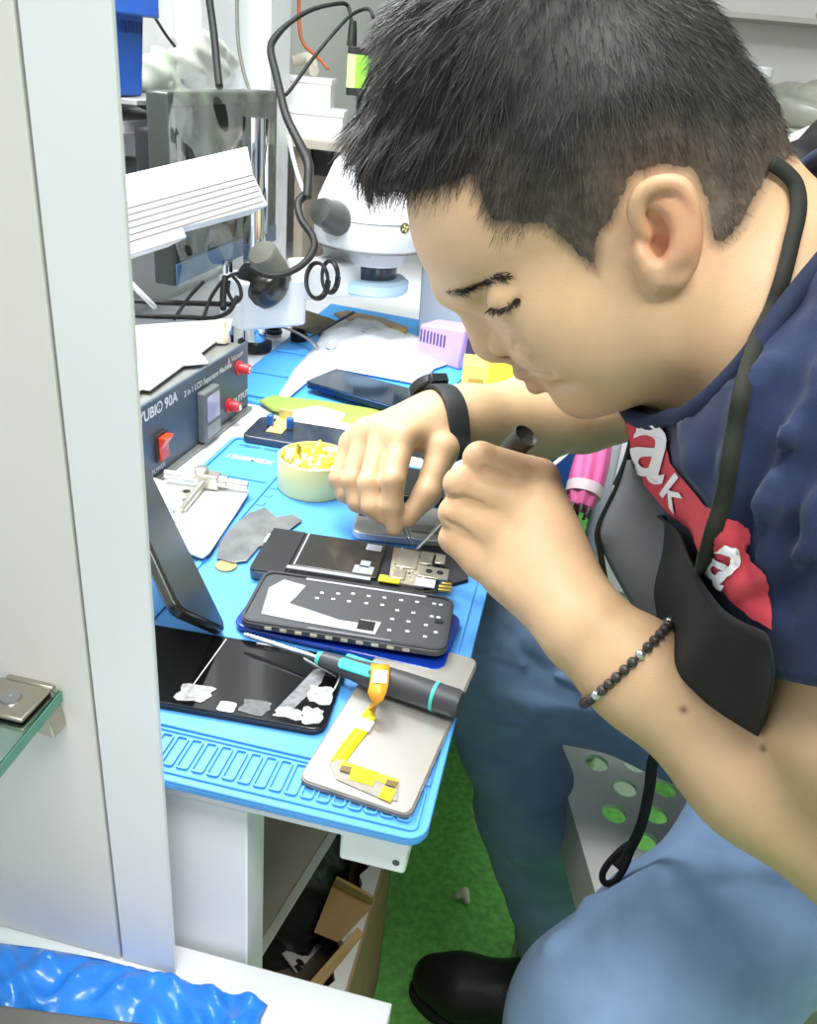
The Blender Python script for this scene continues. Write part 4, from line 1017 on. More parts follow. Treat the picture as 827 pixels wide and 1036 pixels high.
for ang in (-.75,1.05):
    n_ = nrm(UP*math.cos(ang)+np.cross(ax,UP)*math.sin(ang)); n_ = nrm(n_-ax*(n_@ax)); m_ = MB(a+ax*(sA+.028)+n_*.0060,ax,np.cross(n_,ax),n_); m_.prism(rrect(.026,.0075,.003,4),0,.0026); obj('teal_grip',m_,mat('teal','3FC4B4'),d2,bevel=.0006)
m_ = MB(); m_.lathe(a+ax*(T_-.0185),ax,[(0,0),(.0097,0),(.0097,.0022),(0,.0022)],28); obj('teal_ring',m_,mat('teal','3FC4B4'),d2)
# -- silver screen back with yellow flex
o,X,Y,Z,L = slab_frame((303,788),(411,824),.7535)
sv = thing('phone_display','silver phone screen turned face down with yellow ribbon flex, at the mat corner','phone screen',o+X*L/2+Y*.07-Z*.003)
Ls = .152; Ws = np.linalg.norm(onz(411,824,.7535)-onz(303,788,.7535))+.002
m_ = MB(o,X,Y,Z); m_.prism(rrect(Ws,Ls,.006,5,Ws/2,Ls/2),-.003,.0008); obj('metal_back',m_,mat('back_silver','C4C1BC',rough=.30,metal=.65,var=.06,scale=12),sv,bevel=.0006)
m_ = MB(o,X,Y,Z); m_.prism(rrect(Ws+.0015,Ls+.0015,.0065,5,Ws/2,Ls/2),-.0034,-.0004); obj('frame_edge',m_,mat('edge_taupe','7D776E',rough=.5,var=.3,scale=120),sv)
FLEX = mat('flex_yellow','E3D21E',rough=.3,var=.06,coat=.3)
F1 = mat('flex_orange','D89A2A',rough=.35,var=.08)
def sv_pts(L_): return [onz(x,y,z) for x,y,z in L_]
P = sv_pts([(385,672,.7755),(384,690,.7765),(380,705,.7715),(375,722,.758),(366,738,.7555),(352,756,.7550),(341,772,.7548)])
P = smooth_path(P,4); T = np.gradient(P,axis=0); sd_ = np.cross(T,(0,0,1.0)); sd_ /= np.linalg.norm(sd_,axis=1)[:,None]
m_ = MB(); m_.strip(P,sd_,np.interp(np.linspace(0,1,len(P)),[0,.3,.5,1],[.0120,.0115,.0085,.0085])); m_.mi = [1 if i < len(P)*.42 else 0 for i in range(len(m_.f))]; obj('flex_ribbon',m_,[FLEX,F1],sv,angle=180,solid=.0004)
k = 3; cpt = P[k]; tn = nrm(P[k+3]-P[k-2]); s0 = nrm(sd_[k]); up_ = nrm(np.cross(s0,tn)); up_ = up_ if up_[2]>0 else -up_
m_ = MB(cpt+up_*.0004,s0,tn,up_); m_.box((-.0045,-.006,0),(.0045,.006,.0004)); obj('white_label',m_,mat('label_white','E9E6E6',rough=.6),sv)
k = int(len(P)*.62); m_ = MB(P[k]+np.array([0,0,.0004]),nrm(sd_[k]),nrm(T[k]),(0,0,1)); m_.box((-.005,-.0045,0),(.005,.0045,.0006)); obj('white_label',m_,mat('label_white','E9E6E6'),sv)
def plate(name,pts,z0,z1,mm_,par): 
    m_ = MB(); m_.prism([tuple(onz(x,y,z1)[:2]) for x,y in pts],z0,z1); return obj(name,m_,mm_,par,smooth=False)
plate('flex_board',[(333,772),(346,768),(404,790),(402,810),(384,807),(340,788)],.7542,.7552,mat('flex_grey','8E8A82',rough=.5,var=.2,scale=150),sv)
plate('yellow_tape',[(356,776),(381,780),(378,795),(353,788)],.7552,.7558,FLEX,sv); plate('yellow_tape',[(388,795),(401,799),(395,811),(383,806)],.7552,.7559,FLEX,sv); plate('yellow_tape',[(346,769),(404,789),(401,797),(344,776)],.7550,.7555,mat('tape_mustard','C9B526',rough=.4),sv)
plate('connector_chip',[(346,774),(356,776),(354,782),(344,779)],.7558,.7564,mat('chip_brown','6B5A2A',rough=.5),sv); plate('connector_chip',[(392,788),(403,791),(400,796),(390,793)],.7558,.7564,mat('chip_brown','6B5A2A'),sv)
# -- dark phone leaning on the partition
tl,br_ = at(150,468,.70),onz(236,640,.7515)
tl = np.array([br_[0]-.115,br_[1]-.005,.86]); 
P0 = onz(232,640,.752); P1 = at(149,470,.665)
Lx = P1-P0; X = nrm(Lx); side = at(150,545,.56)-at(149,470,.665); Yd = nrm(side-X*(side@X)); Zd = np.cross(X,Yd)
ln = thing('phone','glossy black phone leaning on its end against the partition','phone',P0)
m_ = MB(P0,X,Yd,Zd); Ll = .162; m_.prism(rrect(Ll,.074,.010,6,Ll/2,.037),-.008,0); obj('phone_shell',m_,mat('phone_gloss','1C1D1A',rough=.28,coat=.25,var=.2,scale=20),ln,bevel=.0028,bseg=4)
m_ = MB(P0,X,Yd,Zd); m_.prism(rrect(Ll-.006,.068,.008,6,Ll/2,.037),-.0004,.0006); m_.prism(rrect(Ll-.006,.068,.008,6,Ll/2,.037),-.0086,-.0076); obj('screen_glass',m_,mat('phone_glass','1E211B',rough=.30,var=.15),ln)
# ------------------------------------------------------------------ more things on the desk
def flat(name,pts,z0,z1,m,label,cat,group=None,bevel=.0006,par=None):
    m_ = MB(); m_.prism([tuple(onz(x,y,z1)[:2]) for x,y in pts],z0,z1); o = obj(name,m_,m,par,smooth=False,bevel=bevel)
    return tag(o,label,cat,group) if par is None else o
# round tub of solder wire / sponge
cb = onz(313,497,.7487)+np.array([0,.012,0]); tb = thing('flux_tub','round cream tub filled with yellow sponge bits and pins','tub',cb)
R_ = .0352
m_ = MB(); m_.lathe(cb,(0,0,1),[(0,0),(R_*.97,0),(R_,.002),(R_,.030),(R_*.985,.033),(R_*.93,.0335),(R_*.92,.030),(R_*.92,.022),(0,.022)],48); obj('tub_wall',m_,mat('tub_cream','F6EBA0',rough=.4,var=.04,sss=0),tb,angle=40)
m_ = MB()
for k in range(70):
    r = R_*.86*math.sqrt(rng.random()); a = rng.uniform(0,2*math.pi); c = cb+np.array([r*math.cos(a),r*math.sin(a),.025+rng.uniform(0,.010)]); q_ = nrm(rng.normal(0,1,3)); e_ = nrm(np.cross(q_,rng.normal(0,1,3))); m_.frame(c,q_,e_,np.cross(q_,e_)); s_ = rng.uniform(.002,.005); m_.m = int(rng.random()<.45); m_.box((-s_,-s_*.7,-s_*.5),(s_,s_*.7,s_*.5))
o_ = obj('sponge_bits',m_,[mat('sponge_cream','EFEBC8',rough=.8,var=.1),mat('sponge_yellow','E8E45A',rough=.8,var=.1)],tb,bevel=.0006); o_['kind'] = 'stuff'
m_ = MB(); pc = cb+np.array([-.016,-.006,.022]); m_.tube([pc,pc+np.array([.001,.002,.022])],.0014,seg=8,sub=2); m_.tube([pc+np.array([.004,0,0]),pc+np.array([.003,.002,.020])],.0012,seg=8,sub=2); obj('brass_pin',m_,mat('brass','A89A4A',rough=.35,metal=.7),tb)
# white phone cover, steel jig, mica scraper, coin
wc = thing('white_phone_cover','white phone back cover lying beside the silver jig','phone cover',onz(205,530,.7487))
plc = [(120,470),(165,486),(250,491),(252,497),(240,516),(212,558),(205,563),(197,560),(150,540),(110,520)]
m_ = MB(); m_.prism([tuple(onz(x,y,.7555)[:2]) for x,y in plc],.7525,.7555); obj('cover_shell',m_,mat('cover_white','E8EAEE',rough=.25,var=.02),wc,bevel=.001)
m_ = MB(); m_.prism([tuple(onz(x,y,.7505)[:2]) for x,y in [(150,486),(250,497),(214,561),(204,567),(150,545)]],.7488,.7522); obj('cover_shadow',m_,mat('shadow_dark','3A3D42',rough=.5),wc)  # dark slab that paints the shadow below the cover's near edge
m_ = MB(); m_.box((0,0,0),(.001,.001,.001)) ; 
pt = onz(225,522,.7556); m_ = MB(pt); m_.box((-.0015,-.0006,0),(.0015,.0006,.0003)); obj('mark',m_,BLK,wc,smooth=False)
jg = thing('clamp_jig','small silver steel clamp jig with a round rail, above the white cover','jig',onz(205,487,.757))
JS = mat('jig_steel','C6C3B8',rough=.3,metal=.8,var=.15,scale=80)
a_,b_ = onz(167,479,.765),onz(251,491,.763); u_ = nrm(b_-a_); v_ = np.cross((0,0,1),u_); 
m_ = MB(); m_.tube([a_,b_],.0042,seg=14,sub=2); obj('rail',m_,JS,jg)
c_ = a_+u_*np.linalg.norm(b_-a_)*.52
m_ = MB(c_,u_,v_,(0,0,1)); m_.box((-.011,-.007,-.007),(.011,.007,.007)); obj('slider',m_,JS,jg,bevel=.0015)
m_ = MB(); m_.lathe(c_+np.array([0,0,.006])-u_*.006,(0,0,1),[(0,0),(.006,0),(.0065,.001),(.0065,.005),(.005,.006),(0,.006)],20); obj('thumb_screw',m_,JS,jg)
m_ = MB(); m_.lathe(c_+u_*.014,u_,[(0,-.003),(.0062,-.003),(.0062,.004),(0,.004)],18); obj('collar',m_,JS,jg)
e1,e2,e3 = onz(204,490,.762),onz(192,506,.760),onz(181,520,.760)
m_ = MB(); m_.tube([c_-u_*.004-v_*.004,e1,e2,e3],[.0045,.0038,.0034,.0030],seg=10); obj('arm_rod',m_,JS,jg)
m_ = MB(); pc = onz(189,499,.762); m_.lathe(pc,(0,0,1),[(.0035,-.002),(.0060,-.002),(.0062,0),(.006,.002),(.0035,.002),(.0033,0),(.0035,-.002)],20); obj('ring_eye',m_,JS,jg)
m_ = MB(); m_.lathe(onz(181,521,.760)-np.array([0,0,.007]),(0,0,1),[(0,0),(.0058,0),(.0058,.0105),(.004,.012),(0,.012)],18); obj('foot',m_,JS,jg)
flat('mica_sheet',[(219,564),(222,550),(234,533),(252,519),(268,513),(280,523),(296,520),(306,526),(290,538),(279,541),(275,549),(262,553),(250,567),(236,569)],.7506,.7513,mat('mica','808384',rough=.25,metal=.35,var=.35,scale=45,alpha=.92),'wrinkled grey mica heat sheet with a pointed end beside the open phone','sheet')
m_ = MB(); m_.lathe(onz(229,573,.7487),(0,0,1),[(0,0),(.0085,0),(.0090,.0006),(.0085,.0014),(0,.0015)],28); tag(obj('coin',m_,mat('coin_brass','B9A878',rough=.35,metal=.6,var=.15,scale=120)),'small brass coloured disc on the mat beside the grey mica sheet','disc')
# phone lying behind the far hand, dark parts beside it
def phone(name,label,p0,p1,z,L,Wd,th,body,face,cat='phone',flip=1,r=.008):
    o,X,Y,Z,l_ = slab_frame(p0,p1,z); L = L or l_; t = thing(name,label,cat,o+X*L/2+Y*Wd/2-Z*th)
    m_ = MB(o,X,Y,Z); m_.prism(rrect(L,Wd,r,5,L/2,Wd/2),-th,0); obj('phone_body',m_,body,t,bevel=.0015,bseg=3)
    m_ = MB(o,X,Y,Z); m_.prism(rrect(L-.004,Wd-.004,r*.8,5,L/2,Wd/2),-.0003,.0006); obj('screen_glass',m_,face,t)
    return t,(o,X,Y,Z)
t,(o,X,Y,Z) = phone('silver_phone','small silver phone lying behind the hand holding tweezers','' or (356,538),(424,545),.757,.088,.062,.0078,mat('phone_silver','C9CCD2',rough=.25,metal=.5),mat('phone_face','B4B4B4',rough=.12,coat=.7,var=.05))
m_ = MB(o,X,Y,Z); m_.box((.003,.030,.0004),(.014,.046,.0012)); obj('camera_window',m_,BLK,t); m_ = MB(o,X,Y,Z); m_.box((.052,.010,.0005),(.084,.022,.0022)); obj('speaker_bar',m_,mat('speaker_grey','8D8C86',rough=.5,var=.2),t)
phone('phone','black phone behind the far thumb on the blue mat',(392,500),(470,508),.758,.10,.066,.008,BLK,GLOSS)
flat('flex_connector',[(430,528),(452,520),(462,528),(450,545),(436,548)],.7487,.754,mat('conn_grey','6E6C62',rough=.5,var=.4,scale=200),'small metal connector piece on the mat between both hands','connector')
flat('rubber_pad',[(424,556),(440,540),(470,556),(474,586),(452,592),(440,570)],.7487,.7515,mat('pad_dark','2C2D2F',rough=.7,var=.15),'black rubber pad under the near fist on the mat','pad')
# phone board with ribbon near the tub, tweezer-pouch, pink film
t,(o,X,Y,Z) = phone('phone','black phone with its ribbon connector folded up, behind the cream tub',(244,440),(335,455),.757,.105,.060,.008,mat('phone_rim','55585C',rough=.35,metal=.4),mat('phone_bluish','27323F',rough=.15,coat=.6))
rp = MB(o+X*.030+Y*.030,X,Y,Z); rp.box((-.008,-.014,.001),(.010,.030,.002)); rp.box((-.007,.026,.001),(.009,.030,.013)); obj('gold_ribbon',rp,mat('gold_flex','D9C98A',rough=.35,metal=.4),t)
rp = MB(o+X*.030+Y*.034,X,Y,Z); rp.box((-.013,-.003,.002),(-.006,.004,.014)); rp.box((.010,-.003,.002),(.017,.004,.014)); obj('blue_clip',rp,mat('clip_blue','1E63B8',rough=.4),t,bevel=.001)
flat('green_pouch',[(262,404),(276,399),(330,405),(410,418),(470,425),(468,440),(400,438),(340,425),(276,413)],.7490,.7535,mat('pouch_green','8BA44C',rough=.4,var=.15,scale=40),'long lime green tool strip lying between the tub and the dark blue phone','strip',bevel=.003)
flat('pink_film',[(292,424),(325,414),(362,424),(372,440),(340,442),(318,437)],.7490,.7525,mat('film_pink','EBC9D6',rough=.4,var=.08),'pale pink plastic film folded beside the lime strip','film',bevel=.001)
flat('white_film',[(282,417),(322,410),(350,418),(345,425),(300,424)],.7525,.7545,mat('film_white','E9ECF2',rough=.4),'white plastic slip on top of the pink film','film',bevel=.001)
t,(o,X,Y,Z) = phone('phone','dark blue phone lying face up on the white plastic sleeve',(308,386),(402,413),.7635,None,.072,.008,mat('phone_navy','15335E',rough=.25,metal=.5),mat('phone_screen_blue','1C2733',rough=.08,coat=.8,var=.3,scale=30))
# purple vented block, yellow box, grey standing panel, brown pouch, dark film
p0,p1 = onz(420,361,.7487),onz(462,374,.7487); X = nrm(p1-p0); Y = np.cross((0,0,1),X); Lp = np.linalg.norm(p1-p0)+.004
pb = thing('purple_holder','small lilac plastic block with vent slots standing on the desk','holder',p0+X*Lp/2)
m_ = MB(p0,X,(0,0,1),-Y); m_.prism([(0,0),(Lp,0),(Lp+.002,.058),(.004,.050)],-.045,0); obj('block',m_,mat('lilac','B79BE3',rough=.4,var=.04),pb,bevel=.003)
m_ = MB(p0-Y*.0003,X,(0,0,1),-Y)
for k in range(8): m_.prism([(.006+k*.0058,.026),(.0085+k*.0058,.026),(.0085+k*.0058,.044),(.006+k*.0058,.043)],0,.0006)
obj('vent_slots',m_,mat('slot_dark','4B3F6B',rough=.7),pb,smooth=False)
m_ = MB(p0+X*(Lp),Y,(0,0,1),X); m_.box((.012,.012,-.001),(.034,.045,.004)); obj('socket',m_,mat('slot_dark','4B3F6B'),pb,bevel=.001)
p0,p1 = onz(466,398,.7448),onz(522,392,.7448); X = nrm(np.array([1,.15,0])); Y = np.cross((0,0,1),X)
yb = thing('yellow_box','small yellow carton box partly hidden behind the nose','box',p0)
m_ = MB(p0,X,Y,(0,0,1)); m_.box((0,0,0),(.034,.05,.040)); obj('carton',m_,mat('carton_yellow','C9C56A',rough=.5,var=.1,scale=60),yb,bevel=.001)
m_ = MB(p0+X*.034,X,Y,(0,0,1)); m_.box((0,-.002,0),(.040,.048,.048)); obj('carton_flap',m_,mat('carton_bright','DDE23C',rough=.45),yb,bevel=.001)
m_ = MB(p0-Y*.0006,X,Y,(0,0,1)); m_.box((.008,0,.016),(.028,.0005,.022)); obj('print_patch',m_,mat('carton_brown','A88A3A',rough=.6),yb,smooth=False)
p0,p1 = onz(427,350,.7448),onz(480,352,.7448); X = nrm(p1-p0); Y = np.cross((0,0,1),X)
gp = thing('standing_sheet','upright grey flat panel standing behind the lilac block','panel',p0)
m_ = MB(p0+Y*.03,X,nrm(np.array([0,0,1])*.97+Y*.2),nrm(np.cross(X,np.array([0,0,1])*.97+Y*.2))); m_.prism(rrect(.12,.15,.006,4,.06,.075),-.006,.0); obj('sheet_face',m_,mat('panel_grey','9CA6B4',rough=.45,var=.03),gp,bevel=.001)
m_ = MB(p0+Y*.035,X,Y,(0,0,1)); m_.box((.02,.0,0),(.10,.06,.012)); obj('sheet_foot',m_,mat('panel_grey','9CA6B4'),gp,bevel=.001)
flat('brown_packet',[(338,316),(352,314),(390,322),(414,331),(412,337),(383,341),(360,330)],.7488,.7535,mat('packet_brown','8E7560',rough=.35,var=.12,scale=40,coat=.3),'translucent brown packet lying below the microscope','packet',bevel=.001)
flat('packet_contents',[(396,331),(406,331),(412,335),(402,338)],.7535,.7545,mat('gold','D9B25A'),'gold coloured contacts strip at the end of the brown packet','contacts',bevel=.0003)
flat('dark_film',[(293,329),(305,312),(335,322),(356,334),(350,338),(322,338)],.7500,.7512,mat('film_dark','4D4B3E',rough=.3,var=.15),'dark brown film sheet beside the brown packet','film',bevel=.0003)
m_ = MB(); m_.tube([onz(312,342,.757),onz(334,330,.760),onz(358,316,.764)],[.0012,.0022,.0022],seg=8); m_.tube([onz(330,337,.754),onz(352,333,.754),onz(372,338,.753),onz(385,349,.752)],.0012,seg=6); tag(obj('grey_pen',m_,DGREY),'thin dark pen tool across the dark film','pen')
for (px,py,R,H,lab) in ((302,344,.0125,.014,'black ring cap tilted beside the chrome post'),(277,337,.0125,.006,'flat black ring lying near the chrome post base')):
    c_ = onz(px,py,.7485); m_ = MB(); m_.lathe(c_,(.15,-.1,1) if H>.01 else (0,0,1),[(R*.75,0),(R,0),(R*1.05,H*.5),(R,H),(R*.75,H),(R*.72,H*.5),(R*.75,0)],28); tag(obj('lens_cap',m_,BLK),lab,'ring')
m_ = MB(); m_.tube([onz(275,330,.765),onz(292,333,.768),onz(312,343,.766),onz(322,352,.760)],[.002,.004,.004,.002],seg=10,flat=.3); tag(obj('spatula',m_,STEEL),'thin steel spatula lying over the black ring caps','tool')
m_ = MB(); c_ = onz(333,356,.7505); m_.tube([c_+np.array([0,0,.004]),c_+np.array([.004,.006,.013])],.006,seg=12,sub=2); tag(obj('small_cap',m_,mat('ice_plastic','CFE2F5',rough=.2,alpha=.8)),'small clear plastic cap on the white sleeve','cap')
# ---------------- separator power unit
o,X,Y,Z,L = slab_frame((160,484),(251,413),.7448); Nrm = -Y               # Y points to the wall, Nrm to the room
xt = onx(0,0,0) if False else None
d_ = ray(248.7,347); t_ = ((o-CAM)@Y)/(d_@Y); top = CAM+d_*t_; Hh = top[2]-.7448
xl = -(.15); 
pu = thing('separator_unit','dark grey screen separator unit with red rocker switch and two red knobs','machine',o+X*L/2+Y*.1)
FR_ = mat('unit_grey','4B5866',rough=.4,var=.05,scale=20)
m_ = MB(o,X,Y,Z); m_.box((xl,0,.002),(L,.0035,Hh)); obj('front_panel',m_,FR_,pu,bevel=.0008)
m_ = MB(o,X,Y,Z); m_.box((xl+.002,.0035,.004),(L-.002,.17,Hh-.003)); obj('case',m_,mat('unit_case','8A8B88',rough=.35,metal=.3,var=.05),pu,bevel=.002)
m_ = MB(o,X,Y,Z); 
m_.box((xl,-.006,.0),(L,.0,.0035)); obj('front_flange',m_,mat('unit_case','8A8B88'),pu,bevel=.0005)
def pxplane(px,py):
    d = ray(px,py); q_ = CAM+d*(((o-CAM)@Y)/(d@Y)); return (q_-o)@X,(q_-o)@Z
def front(): return MB(o,X,Z,Nrm)                                            # local: x along, y up, z to the room
def rect_px(x0,y0,x1,y1): a=pxplane(x0,y0); b=pxplane(x1,y1); return min(a[0],b[0]),min(a[1],b[1]),max(a[0],b[0]),max(a[1],b[1])
x0,y0 = pxplane(155,472-1); a = pxplane(162,451); 
m_ = front(); m_.prism(rrect(.021,.029,.002,3,a[0],a[1]),0,.003); rk = obj('switch_bezel',m_,mat('switch_dark','3A3436',rough=.5),pu)
m_ = front(); m_.frame(o+X*a[0]+Z*a[1]+Nrm*.003,X,Z,Nrm); m_.add([(-.008,-.012,0),(.008,-.012,0),(.008,.012,0),(-.008,.012,0),(-.008,-.012,.0035),(.008,-.012,.0035),(.008,0,.002),(-.008,0,.002),(.008,.012,.009),(-.008,.012,.009)],[(0,1,5,4),(4,5,6,7),(7,6,8,9),(3,9,8,2),(0,4,7,9,3),(1,2,8,6,5),(0,3,2,1)]); obj('rocker',m_,mat('switch_red','E0472F',rough=.3,coat=.3),rk,bevel=.0008)
a = pxplane(208,417)
m_ = front(); m_.prism(rrect(.036,.056,.002,3,a[0]-.001,a[1]),0,.009); ds = obj('display_bezel',m_,mat('bezel_grey','6A6E70',rough=.45),pu,bevel=.0015)
m_ = front(); m_.prism(rrect(.028,.028,.0015,3,a[0]+.001,a[1]+.008),.0088,.0096); obj('display_glass',m_,mat('lcd_lilac','B9B3C9',rough=.15,var=.08),ds)
m_ = front(); m_.prism(rrect(.030,.014,.0015,3,a[0]+.001,a[1]-.017),.0088,.0096); obj('key_strip',m_,mat('key_grey','9A9C98',rough=.5,var=.12,scale=200),ds)
for px,py in ((241,372),(231,410)):
    a = pxplane(px,py); c_ = o+X*a[0]+Z*a[1]; m_ = MB(); m_.lathe(c_,Nrm,[(0,0),(.0085,0),(.0085,.002),(.0062,.0025),(.0058,.013),(.005,.0145),(0,.0148)],24); kb = obj('red_knob',m_,mat('knob_red','C8323A',rough=.35,var=.08),pu,angle=35); m_ = MB(); m_.lathe(c_+Nrm*.0146,Nrm,[(0,0),(.0035,0),(.003,.0012),(0,.0014)],14); obj('knob_cap',m_,mat('cap_silver','D9C9C6',rough=.25,metal=.6),kb)
PR = mat('print_white_b','E4E6E8',rough=.6)
def ptxt(s_,px,py,size,bold=0,slope=None):
    a = pxplane(px,py); m_ = MB(); text_on(m_,s_,size,o+X*a[0]+Z*a[1]+Nrm*.0003,X,Z,bold); obj('panel_lettering',m_,PR,pu,smooth=False)
ptxt('YUBI® 90A',160,413,.0150,.0004); ptxt('2 in 1 LCD Separator Machine',211,383,.0088,.0002); ptxt('& Vacuum',238,361,.0095); ptxt('OUTPUT',243,402,.0105,.0003); ptxt('POWER',160,474,.0075)
# white paper over the unit, cables on it
ZT = .7448+Hh
flat('paper_sheet',[(120,330),(236,322),(233,333),(203,356),(211,366),(186,368),(152,393),(144,392),(100,420)],ZT+.001,ZT+.004,mat('paper_white','EEF0F2',rough=.6,var=.02),'torn white foam sheet covering the top of the separator unit','sheet',bevel=.001)
m_ = MB(); c_ = onz(224,345,ZT+.0005); m_.lathe(c_,(.05,-.05,1),[(0,0),(.0085,0),(.0085,.010),(.006,.014),(.006,.024),(0,.025)],16); tag(obj('suction_plug',m_,mat('plug_cream','E5DFC8',rough=.5)),'small cream plug standing on the corner of the separator unit','plug')
# ------------------------------------------------------------------ monitor, microscope, wall things
xm = -.475
q00 = onx(178,291,xm); q10 = onx(283,242,xm); q01 = onx(160,88,xm); q11 = onx(277,96,xm)
y0,y1 = q00[1],(q10[1]+q11[1])/2; z0,z1 = (q00[2]+q10[2])/2,(q01[2]+q11[2])/2
mo = thing('monitor','flat black monitor still wrapped in clear plastic film, beside the microscope','monitor',(xm-.02,(y0+y1)/2,z0))
m_ = MB(); m_.box((xm-.028,y0,z0),(xm,y1,z1)); obj('monitor_shell',m_,mat('mon_black','2C312C',rough=.35,var=.1),mo,bevel=.003)
m_ = MB(); m_.box((xm-.062,y0+.03,z0+.03),(xm-.026,y1-.03,z1-.04)); obj('rear_housing',m_,BLK,mo,bevel=.006)
m_ = MB(); m_.box((xm-.001,y0+.014,z0+.030),(xm+.001,y1-.014,z1-.014)); obj('screen',m_,mat('mon_screen','20261F',rough=.08,coat=.5,var=.2,scale=6),mo)
m_ = MB(); m_.box((xm-.0005,y0+.002,z0+.002),(xm+.0015,y1-.002,z0+.026)); obj('bottom_bezel',m_,mat('mon_blue','4E6F94',rough=.3,var=.05),mo,bevel=.0006)
def wrap(u,v):
    y = y0-.003+(y1-y0+.006)*u; z = z0-.002+(z1-z0+.006)*v
    return (xm+.004+.004*math.sin(u*9+v*7+2*math.sin(v*5))*math.sin(v*11+u*3)+.003*math.sin(u*31+v*9)*math.sin(v*13),y,z+.002*math.sin(u*22))
m_ = MB(); m_.grid(wrap,60,40); obj('plastic_wrap',m_,mat('wrap_film','D7DED6',rough=.16,var=.3,scale=14,alpha=.24,coat=.9),mo,angle=180)
m_ = MB(); m_.tube([(xm-.05,(y0+y1)/2,(z0+z1)/2),(-.66,(y0+y1)/2,(z0+z1)/2)],.014,seg=16,sub=2); obj('wall_arm',m_,DGREY,mo)
# ribbed white cover jutting from the partition side
P0,P1 = at(131,252,.82),at(272,208,.965); P1[2] = P1[2]; Xr = nrm(P1-P0); up_ = nrm(at(268,172,.965)-P1); up_ = nrm(up_-Xr*(up_@Xr)); bk = np.cross(up_,Xr); Lr = np.linalg.norm(P1-P0)
rb = thing('ribbed_cover','white ribbed plastic cover jutting out beside the wrapped monitor','cover',P0)
bk = bk if bk[0] < 0 else -bk
m_ = MB(P0,Xr,up_,bk); hR = np.linalg.norm(at(268,172,.965)-P1)
def prof(y_,z_): return y_,z_
Lb = .26
m_.prism([(-Lb,-.006),(Lr*.36,-.006),(Lr*.36,.004),(Lr,.0),(Lr-.004,hR),(-Lb,hR)],0,.035)
obj('cover_shell',m_,mat('cover_pale','CDCFD4',rough=.45,var=.03),rb,bevel=.0015)
m_ = MB(P0,Xr,up_,bk)
for k in range(6):
    h_ = hR*(.14+.145*k); m_.box((-Lb,h_,-.0006),(Lr-.005,h_+hR*.036,.001))
obj('ribs',m_,mat('rib_groove','8A7E7E',rough=.6),rb,bevel=.0006)
tb_ = nrm(at(252,148,1.03)-at(268,172,.965)); 
m_ = MB(); c4 = [P0-Xr*Lb+up_*hR,P1+up_*hR-Xr*.004]; dt = at(250,148,1.02)-c4[1]
m_.add([c4[0]+up_*.001,c4[1]+up_*.001,c4[1]+dt,c4[0]+dt,c4[0]-up_*.003,c4[1]-up_*.003,c4[1]+dt-up_*.003,c4[0]+dt-up_*.003],[(0,1,2,3),(7,6,5,4),(0,4,5,1),(1,5,6,2),(2,6,7,3),(3,7,4,0)]); obj('cover_top',m_,WPL,rb,bevel=.001)
# microscope
pc = onz(258,352,.7485); mic = thing('microscope','white stereo microscope on a chrome post stand with black knobs','microscope',pc)
MW = mat('scope_white','E3E6EA',rough=.3,var=.02)
m_ = MB(); m_.lathe(pc,(0,0,1),[(0,0),(.024,0),(.024,.010),(.019,.012),(0,.012)],32); obj('post_collar',m_,BLK,mic,angle=35)
m_ = MB(); m_.lathe(pc,(0,0,1),[(.0165,.01),(.0165,.30),(0,.30)],32); obj('post',m_,CHROME,mic)
m_ = MB(); m_.lathe(pc+np.array([-.036,-.01,0]),(0,0,1),[(0,0),(.008,0),(.008,.12),(0,.12)],20); obj('guide_rod',m_,CHROME,mic)
zA = at(250,319,1.2)[2]
a0 = at(232,330,1.17); a1 = at(300,322,1.24)
blk_ = MB(); hd_c = at(372,232,1.22)
V0 = np.array([pc[0],pc[1],0]); dirb = nrm(np.array([hd_c[0]-pc[0],hd_c[1]-pc[1],0])); perp = np.cross((0,0,1),dirb)
m_ = MB(V0+np.array([0,0,zA-.002]),dirb,perp,(0,0,1)); m_.prism(rrect(.105,.075,.012,5,.012,0),0,.066); obj('arm_block',m_,MW,mic,bevel=.004)
m_ = MB(V0+np.array([0,0,zA+.03]),dirb,perp,(0,0,1)); m_.box((.06,-.026,0),(.17,.026,.05)); obj('arm',m_,MW,mic,bevel=.005)
kc = at(262,281,1.13); kax = nrm(-FW*.75+UP*.35-RT*.25)
m_ = MB(); m_.lathe(kc-kax*.03,kax,[(0,0),(.029,0),(.034,.006),(.036,.020),(.034,.034),(.029,.040),(.022,.044),(0,.046)],32); obj('focus_knob',m_,mat('knob_olive','1E1F1A',rough=.3,coat=.4),mic,angle=40)
m_ = MB(); kk = nrm(np.cross(kax,UP)); m_.lathe(kc+RT*.018+UP*.012-kax*.02,kax,[(.019,0),(.021,.002),(.021,.05),(.018,.054),(0,.055)],24); obj('focus_knob',m_,mat('knob_grey','66675F',rough=.35),mic,angle=40)
hz = lambda x,y,d: at(x,y,d)
Hc = at(376,232,1.22); zt,zs,zbm = at(376,172,1.22)[2],at(376,216,1.22)[2],at(376,247,1.22)[2]
rad = .083
m_ = MB(); m_.lathe((Hc[0],Hc[1],zbm),(0,0,1),[(0,0),(rad-.002,0),(rad,.003),(rad,zs-zbm),(rad*.985,zs-zbm+.004),(rad*.95,zs-zbm+.02),(rad*.70,zt-zbm+.012),(rad*.5,zt-zbm+.03),(0,zt-zbm+.03)],48); obj('scope_body',m_,MW,mic,angle=35)
